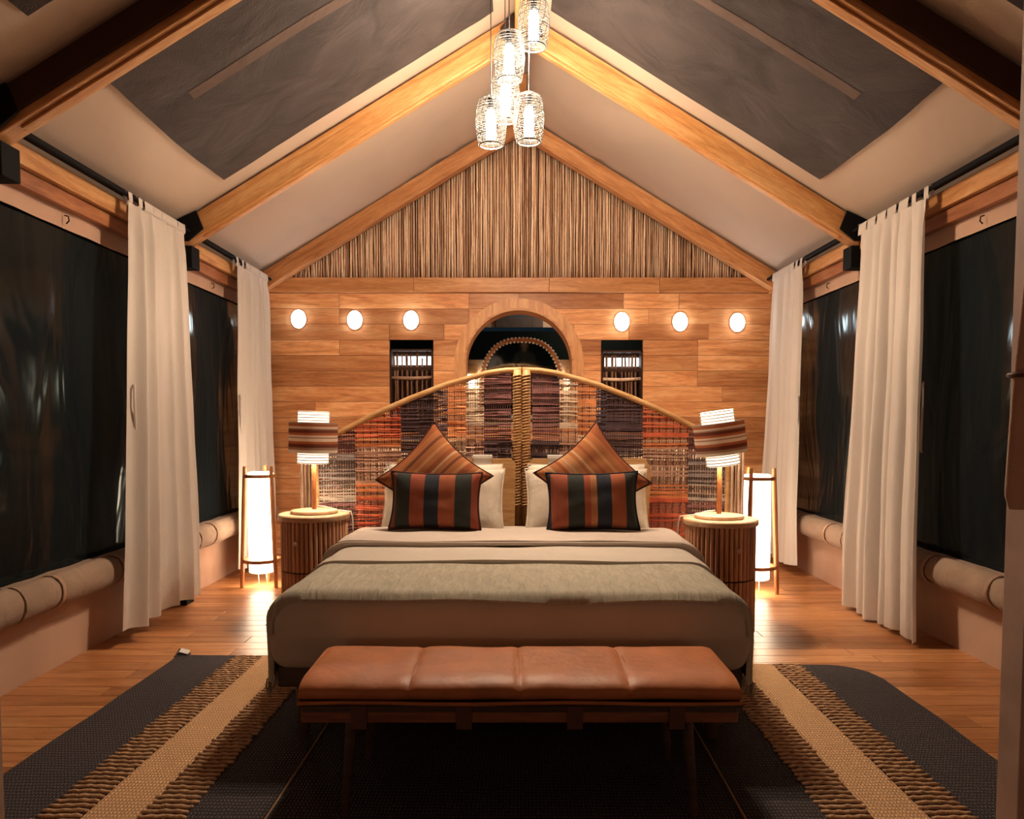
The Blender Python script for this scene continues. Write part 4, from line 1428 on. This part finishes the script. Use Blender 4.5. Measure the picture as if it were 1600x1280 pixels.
def table_lamp(loc, tilt, lab, cordside):
    t = thing('table_lamp', lab, 'table lamp', loc, group='table lamps on the nightstands')
    MB().lathe([(0.0, 0.0), (0.150, 0.0), (0.155, 0.008), (0.150, 0.020), (0.03, 0.026), (0.0, 0.026)], 40).build('base', M['pale_wood'], t, smooth='auto')
    MB().cyl((0, 0, 0.024), (0, 0, 0.36), 0.0155, 0.0145, 14).build('pole', M['lamp_wood'], t, smooth='auto')
    sh = MB().lathe([(0.098, -0.172), (0.100, -0.172), (0.100, 0.172), (0.098, 0.172)], 36, close=True).build('lamp_shade', shade_glow, t, (0, 0, 0.502), (0, tilt, 0), smooth='auto')
    sl = MB().lathe([(0.100, -0.0025), (0.108, -0.0025), (0.109, 0.0), (0.108, 0.0025), (0.100, 0.0025)], 36, close=True).mesh('shade_slat', M['slat_white'], 'auto')
    ld = bpy.data.lights.new('table_bulb', 'POINT')
    ld.energy = 7.0
    ld.color = WARM
    ld.shadow_soft_size = 0.03
    lo = bpy.data.objects.new('table_bulb', ld)
    COL.objects.link(lo)
    lo.location = (loc[0], loc[1], loc[2] + 0.502)
    k = 0
    for i in range(19):
        z = -0.167 + i * 0.0186
        if abs(z) > 0.090:
            link('shade_slat', sl, sh, (0, 0, z))
    mb = MB()
    mb.lathe([(0.140, -0.098), (0.150, -0.10), (0.158, -0.098), (0.158, 0.098), (0.150, 0.10), (0.140, 0.098)], 44, close=True)
    mb.build('shade_band', M['shade_band'], t, (0, 0, 0.502), (0, tilt, 0), smooth='auto')
    mb = MB()
    for a in range(3):
        th = a * 2 * PI / 3
        mb.tube([(0.10 * math.cos(th), 0.10 * math.sin(th), 0.0), (0.145 * math.cos(th), 0.145 * math.sin(th), 0.0)], 0.004, 5)
    mb.tube([(-0.1, 0, 0.0), (0.1, 0, 0.0)], 0.004, 5)
    mb.build('shade_spider', M['black_metal'], t, (0, 0, 0.502), (0, tilt, 0))
    s = cordside
    MB().tube([(s * 0.02, 0.012, 0.045), (s * 0.06, 0.04, 0.038), (s * 0.14, 0.06, 0.012), (s * 0.19, 0.06, 0.006), (s * 0.232, 0.05, 0.004), (s * 0.242, 0.05, -0.03), (s * 0.245, 0.05, -0.12), (s * 0.235, 0.05, -0.25)], 0.0045, 6).build('cord', M['cord_white'], t, smooth=True)
    return t
M['slat_white'] = plain('shade_slat', (0.62, 0.50, 0.38), 0.7, 0.2)
table_lamp((NL[0], NL[1], 0.738), math.radians(1.5), 'table lamp with straight striped shade on the left nightstand', 1)
table_lamp((NR[0] - 0.01, NR[1], 0.738), math.radians(-8), 'table lamp with tilted striped shade on the right nightstand', -1)

# ------------------------------------------------------------------ floor lamps
paper_glow = glow('paper_glow', WARM_PAPER, PAPER_W)
def floor_lamp(loc, rz, lab):
    t = thing('floor_lamp', lab, 'floor lamp', loc, (0, 0, rz), group='tall paper floor lamps in the back corners')
    H_ = 0.985
    for k in range(3):
        a = -PI / 2 + PI / 3 + 2 * PI * k / 3
        top, bot = 0.122, 0.160
        def P(r, z, a=a):
            return (r * math.cos(a), r * math.sin(a), z)
        MB().tube([P(bot, 0.0), P(bot - 0.004, 0.10), P(top + 0.010, 0.7), P(top, H_)], [0.015, 0.018, 0.019, 0.015], 8).build('leg', M['lamp_wood'], t, smooth='auto')
    for z, r in ((0.905, 0.118), (0.215, 0.142)):
        mb = MB()
        mb.lathe([(r - 0.012, z - 0.013), (r + 0.008, z - 0.013), (r + 0.008, z + 0.013), (r - 0.012, z + 0.013)], 32, close=True)
        mb.build('ring', M['lamp_wood'], t, smooth='auto')
    mb = MB().lathe([(0.088, 0.115), (0.100, 0.12), (0.104, 0.5), (0.100, 0.93), (0.088, 0.935)], 32)
    sh = mb.build('paper_shade', paper_glow, t, smooth='auto')
    mb = MB()
    for i in range(5):
        a = 2 * PI * i / 5
        mb.tube([(0.100 * math.cos(a), 0.100 * math.sin(a), 0.20), (0.136 * math.cos(a), 0.136 * math.sin(a), 0.215)], 0.0035, 4)
    for i in range(2):
        mb.tube([((0.03 if i else -0.03), 0, 0.13), ((0.04 if i else -0.03), 0.01, 0.0035)], 0.0035, 4)
    mb.build('wire', M['cord_white'], t)
    return t
floor_lamp((-2.12, 6.14, 0), 0.0, 'tall paper cylinder floor lamp in three wooden legs in the back left corner')
floor_lamp((1.84, 5.86, 0), 0.35, 'tall paper cylinder floor lamp in three wooden legs right of the right nightstand')

# ------------------------------------------------------------------ bench
def bench():
    t = thing('bench', 'tan leather bench with strapped cushion at the foot of the bed', 'bench', (-0.045, 2.69, 0), (0, 0, 0))
    W, D = 1.47, 0.47
    for i in range(4):
        w = W / 4
        cx = -W / 2 + w * (i + 0.5)
        def puff(p, i=i):
            q = Vector(p)
            if p.z > 0:
                q.z -= 0.005 * math.exp(-((abs(p.x) - w / 2) / 0.014) ** 2)
            q.z += (0.0 if abs(p.x) > w / 2 - 0.002 else 0.005) * noise.noise(Vector((p.x * 6 + i * 5, p.y * 6, 2)))
            return q
        mb = MB().rbox((cx, 0, 0.440), (w - 0.0006, D, 0.080), (0.0035, 0.10, 0.038), (24, 24, 8), puff, None, True)
        mb.build('leather_panel', M['leather'], t, smooth='auto')
        if i:
            MB().tube([(-W / 2 + w * i + 0.014, -D / 2 + 0.02, 0.455), (-W / 2 + w * i + 0.014, 0, 0.4805), (-W / 2 + w * i + 0.014, D / 2 - 0.02, 0.462)], 0.0022, 5).build('seam', M['leather'], t, smooth=True)
    pts = [(-W / 2, -D / 2), (W / 2, -D / 2), (W / 2, D / 2), (-W / 2, D / 2)]
    loop = []
    for a, b in zip(pts, pts[1:] + pts[:1]):
        for k in range(10):
            loop.append((a[0] + (b[0] - a[0]) * k / 10, a[1] + (b[1] - a[1]) * k / 10, 0.410 + 0.003 * math.sin(k * 1.3)))
    MB().tube(loop, 0.007, 6, closed=True).build('piping', M['leather'], t, smooth=True)
    MB().box((0, 0, 0.385), (W - 0.02, D - 0.03, 0.022)).build('seat_board', M['bed_wood'], t)
    for s in (-1, 1):
        MB().box((0, s * (D / 2 - 0.035), 0.362), (W - 0.01, 0.035, 0.050), bevel=0.004).build('rail', M['bench_wood'], t)
        for lx in (-0.56, 0.56):
            MB().cyl((lx * 1.05, s * (D / 2 - 0.02), 0.0205), (lx, s * (D / 2 - 0.045), 0.375), 0.014, 0.022, 10).build('leg', M['bed_wood'], t, smooth='auto')
    for xx in (-0.535, -0.185, 0.185, 0.525):
        mb = MB()
        mb.box((xx, -D / 2 + 0.013, 0.355), (0.052, 0.004, 0.085)).box((xx, -D / 2 + 0.034, 0.315), (0.052, 0.046, 0.004)).box((xx, -D / 2 + 0.055, 0.345), (0.052, 0.004, 0.06))
        mb.build('strap', M['strap'], t)
bench()

# ------------------------------------------------------------------ rug
def rug():
    X0, X1, Y0, Y1 = -1.90, 1.92, 0.85, 4.15
    t = thing('rug', 'large charcoal rug with tan stripes and ribbed borders under bed and bench', 'rug', (-0.13, 0, 0.0), (0, 0, math.radians(-0.9)))
    zt = 0.016
    def strip(x0, x1, mat, name='field', z=zt, y1=Y1, round_r=0):
        mb = MB()
        nx, ny = max(2, int((x1 - x0) / 0.12)) * (6 if round_r else 1), 40
        def f(u, v):
            x = x0 + (x1 - x0) * u
            ye = y1 - 0.035 * x - 0.012 * noise.noise(Vector((x * 3, 1, 1)))
            if round_r and x > X1 - round_r:
                ye -= round_r - math.sqrt(max(0, round_r ** 2 - (x - X1 + round_r) ** 2))
            yv = Y0 + (ye - Y0) * v
            ex = 0.010 * noise.noise(Vector((2, yv * 2.5, 4))) if (u == 0 or u == 1) and (x0 == X0 or x1 == X1) else 0
            return Vector((x + ex, yv, z + 0.003 * noise.noise(Vector((x * 3, yv * 3, 7)))))
        V = [[mb.bm.verts.new(f(i / nx, j / ny)) for j in range(ny + 1)] for i in range(nx + 1)]
        L = [[mb.bm.verts.new((p.co.x, p.co.y, 0.001)) for p in r] for r in V]
        for i in range(nx):
            for j in range(ny):
                mb.bm.faces.new((V[i][j], V[i + 1][j], V[i + 1][j + 1], V[i][j + 1]))
        for i in range(nx):
            mb.bm.faces.new((V[i][0], L[i][0], L[i + 1][0], V[i + 1][0]))
            mb.bm.faces.new((V[i][ny], V[i + 1][ny], L[i + 1][ny], L[i][ny]))
        for j in range(ny):
            mb.bm.faces.new((V[0][j], V[0][j + 1], L[0][j + 1], L[0][j]))
            mb.bm.faces.new((V[nx][j], L[nx][j], L[nx][j + 1], V[nx][j + 1]))
        return mb.build(name, mat, t, smooth='auto')
    C = 1.325
    for s in (-1, 1):
        a, b = sorted((s * (C - 0.095), s * (C + 0.095)))
        strip(a, b, M['rug_tan'], 'tan_stripe', zt + 0.001)
        for lo, hi in ((C - 0.25, C - 0.095), (C + 0.095, C + 0.25)):
            a, b = sorted((s * lo, s * hi))
            strip(a, b, M['rug_brown'], 'ribbed_stripe')
            mb = MB()
            y = 1.7
            while y < Y1 - 0.035 * (a + b) / 2 - 0.015:
                k = 8
                pts = []
                j0, j1 = random.uniform(-.008, .006), random.uniform(-.006, .008)
                for i in range(k + 1):
                    xx = a + j0 + (b + j1 - a - j0) * i / k
                    pts.append((xx, y + 0.003 * math.sin(xx * 40 + y * 9), zt + 0.002 + 0.002 * math.sin(i * 2.5 + y * 50)))
                mb.tube(pts, [0.007] + [0.0085] * (k - 1) + [0.007], 6)
                y += 0.034
            mb.build('rib_cords', M['rug_rib'], t, smooth=True, kind='stuff')
        a, b = sorted((s * (C + 0.25), s * 1.91))
        if s < 0:
            strip(X0, b, M['rug_dark'], 'dark_border')
        else:
            strip(a, X1, M['rug_dark'], 'dark_border', round_r=0.22)
        MB().tube([(s * 0.80, 1.5 + 0.27 * i, zt + 0.004) for i in range(9)], 0.0035, 5).build('seam', M['rug_tan'], t, smooth=True)
    strip(-(C - 0.25), C - 0.25, M['rug_dark'], 'dark_middle')
    # turned-up corner with its sewn label
    mb = MB()
    mb.grid(4, 4, lambda u, v: Vector((X0 - 0.01 + 0.07 * u, Y1 + 0.066 - 0.06 + 0.075 * v, zt + 0.002 + 0.030 * (1 - u) * v)))
    mb.build('turned_corner', M['rug_dark'], t, smooth=True)
    MB().box((X0 + 0.035, Y1 + 0.048, zt + 0.026), (0.05, 0.035, 0.002), Matrix.Rotation(0.35, 4, 'X') @ Matrix.Rotation(0.3, 4, 'Y')).build('care_label', M['white'], t)
rug()

# ------------------------------------------------------------------ two people behind the camera, seen in the beaded mirror
def person(loc, rz, shirt, label, hgt=1.72, hair_long=False, arms='camera'):
    t = thing('person', label, 'person', loc, (0, 0, rz))
    k = hgt / 1.72
    J = {'pel': (0, 0, 0.94, 0.135, 0.10), 'wst': (0, 0, 1.08, 0.125, 0.09), 'chs': (0, 0.0, 1.28, 0.150, 0.105), 'nkb': (0, 0.01, 1.45, 0.065, 0.06), 'nk': (0, 0.0, 1.50, 0.052, 0.052)}
    verts, rad, edges = [], [], []
    def add(p, r, link_to=None):
        verts.append(Vector(p) * k)
        rad.append((r, r) if not isinstance(r, tuple) else r)
        if link_to is not None:
            edges.append((link_to, len(verts) - 1))
        return len(verts) - 1
    pel = add((0, 0, 0.94), (0.14, 0.10))
    wst = add((0, 0, 1.08), (0.125, 0.09), pel)
    chs = add((0, 0, 1.28), (0.15, 0.10), wst)
    nkb = add((0, 0, 1.43), (0.075, 0.065), chs)
    for s in (-1, 1):
        sh = add((s * 0.17, 0, 1.39), 0.062, nkb)
        if arms == 'camera':
            el = add((s * 0.24, 0.06, 1.16), 0.046, sh)
            wr = add((s * 0.09, 0.24, 1.36), 0.030, el)
            hd = add((s * 0.06, 0.26, 1.43), 0.036, wr)
        else:
            el = add((s * 0.25, 0.0, 1.12), 0.044, sh)
            wr = add((s * 0.26, 0.05, 0.88), 0.030, el)
            hd = add((s * 0.255, 0.07, 0.78), 0.034, wr)
        hp_ = add((s * 0.09, 0, 0.86), 0.095, pel)
        kn = add((s * 0.10, 0.01, 0.49), 0.062, hp_)
        an = add((s * 0.105, -0.01, 0.09), 0.042, kn)
        ft = add((s * 0.115, 0.14, 0.045), 0.040, an)
    me = bpy.data.meshes.new('body')
    me.from_pydata([tuple(v) for v in verts], edges, [])
    o = link('body', me, t)
    sk = o.modifiers.new('skin', 'SKIN')
    sk.use_smooth_shade = True
    for i, sv in enumerate(me.skin_vertices[0].data):
        sv.radius = (rad[i][0] * k, rad[i][1] * k)
        sv.use_root = (i == 0)
    o.modifiers.new('sub', 'SUBSURF').render_levels = 2
    me.materials.append(shirt)
    MB().cyl((0, 0, 1.44 * k), (0, 0.015, 1.55 * k), 0.052, 0.050, 12).build('neck', M['skin'], t, smooth=True)
    mb = MB()
    mb.ball((0, 0.015, 1.61 * k), (0.074, 0.095, 0.115), 20, 14)
    mb.ball((0, 0.110, 1.595 * k), (0.013, 0.018, 0.020), 8, 6)
    for s in (-1, 1):
        mb.ball((s * 0.075, 0.005, 1.605 * k), (0.010, 0.020, 0.030), 8, 6)
    mb.build('head', M['skin'], t, smooth=True)
    mb = MB()
    for s in (-1, 1):
        mb.ball((s * 0.030, 0.098, 1.622 * k), (0.010, 0.007, 0.007), 8, 6)
    mb.build('eyes', M['white'], t, smooth=True)
    MB().ball((0, 0.103, 1.556 * k), (0.026, 0.008, 0.008), 10, 6).build('mouth', plain('lips', (0.35, 0.13, 0.10), 0.5), t, smooth=True)
    mb = MB()
    mb.ball((0, -0.010, 1.645 * k), (0.084, 0.098, 0.098), 18, 12)
    if hair_long:
        mb.rbox((0, -0.06, 1.52 * k), (0.17, 0.08, 0.28), (0.05, 0.035, 0.08), (8, 6, 8))
    mb.build('hair', M['hair'], t, smooth=True)
person((0.22, -0.95, 0.0), 0.0, M['shirt_dark'], 'person in dark clothes with raised hands, dimly reflected in the beaded mirror', 1.76)
person((-0.52, -0.95, 0.0), 0.1, M['shirt_white'], 'person with long dark hair in a white top, dimly reflected in the beaded mirror', 1.62, True, 'down')
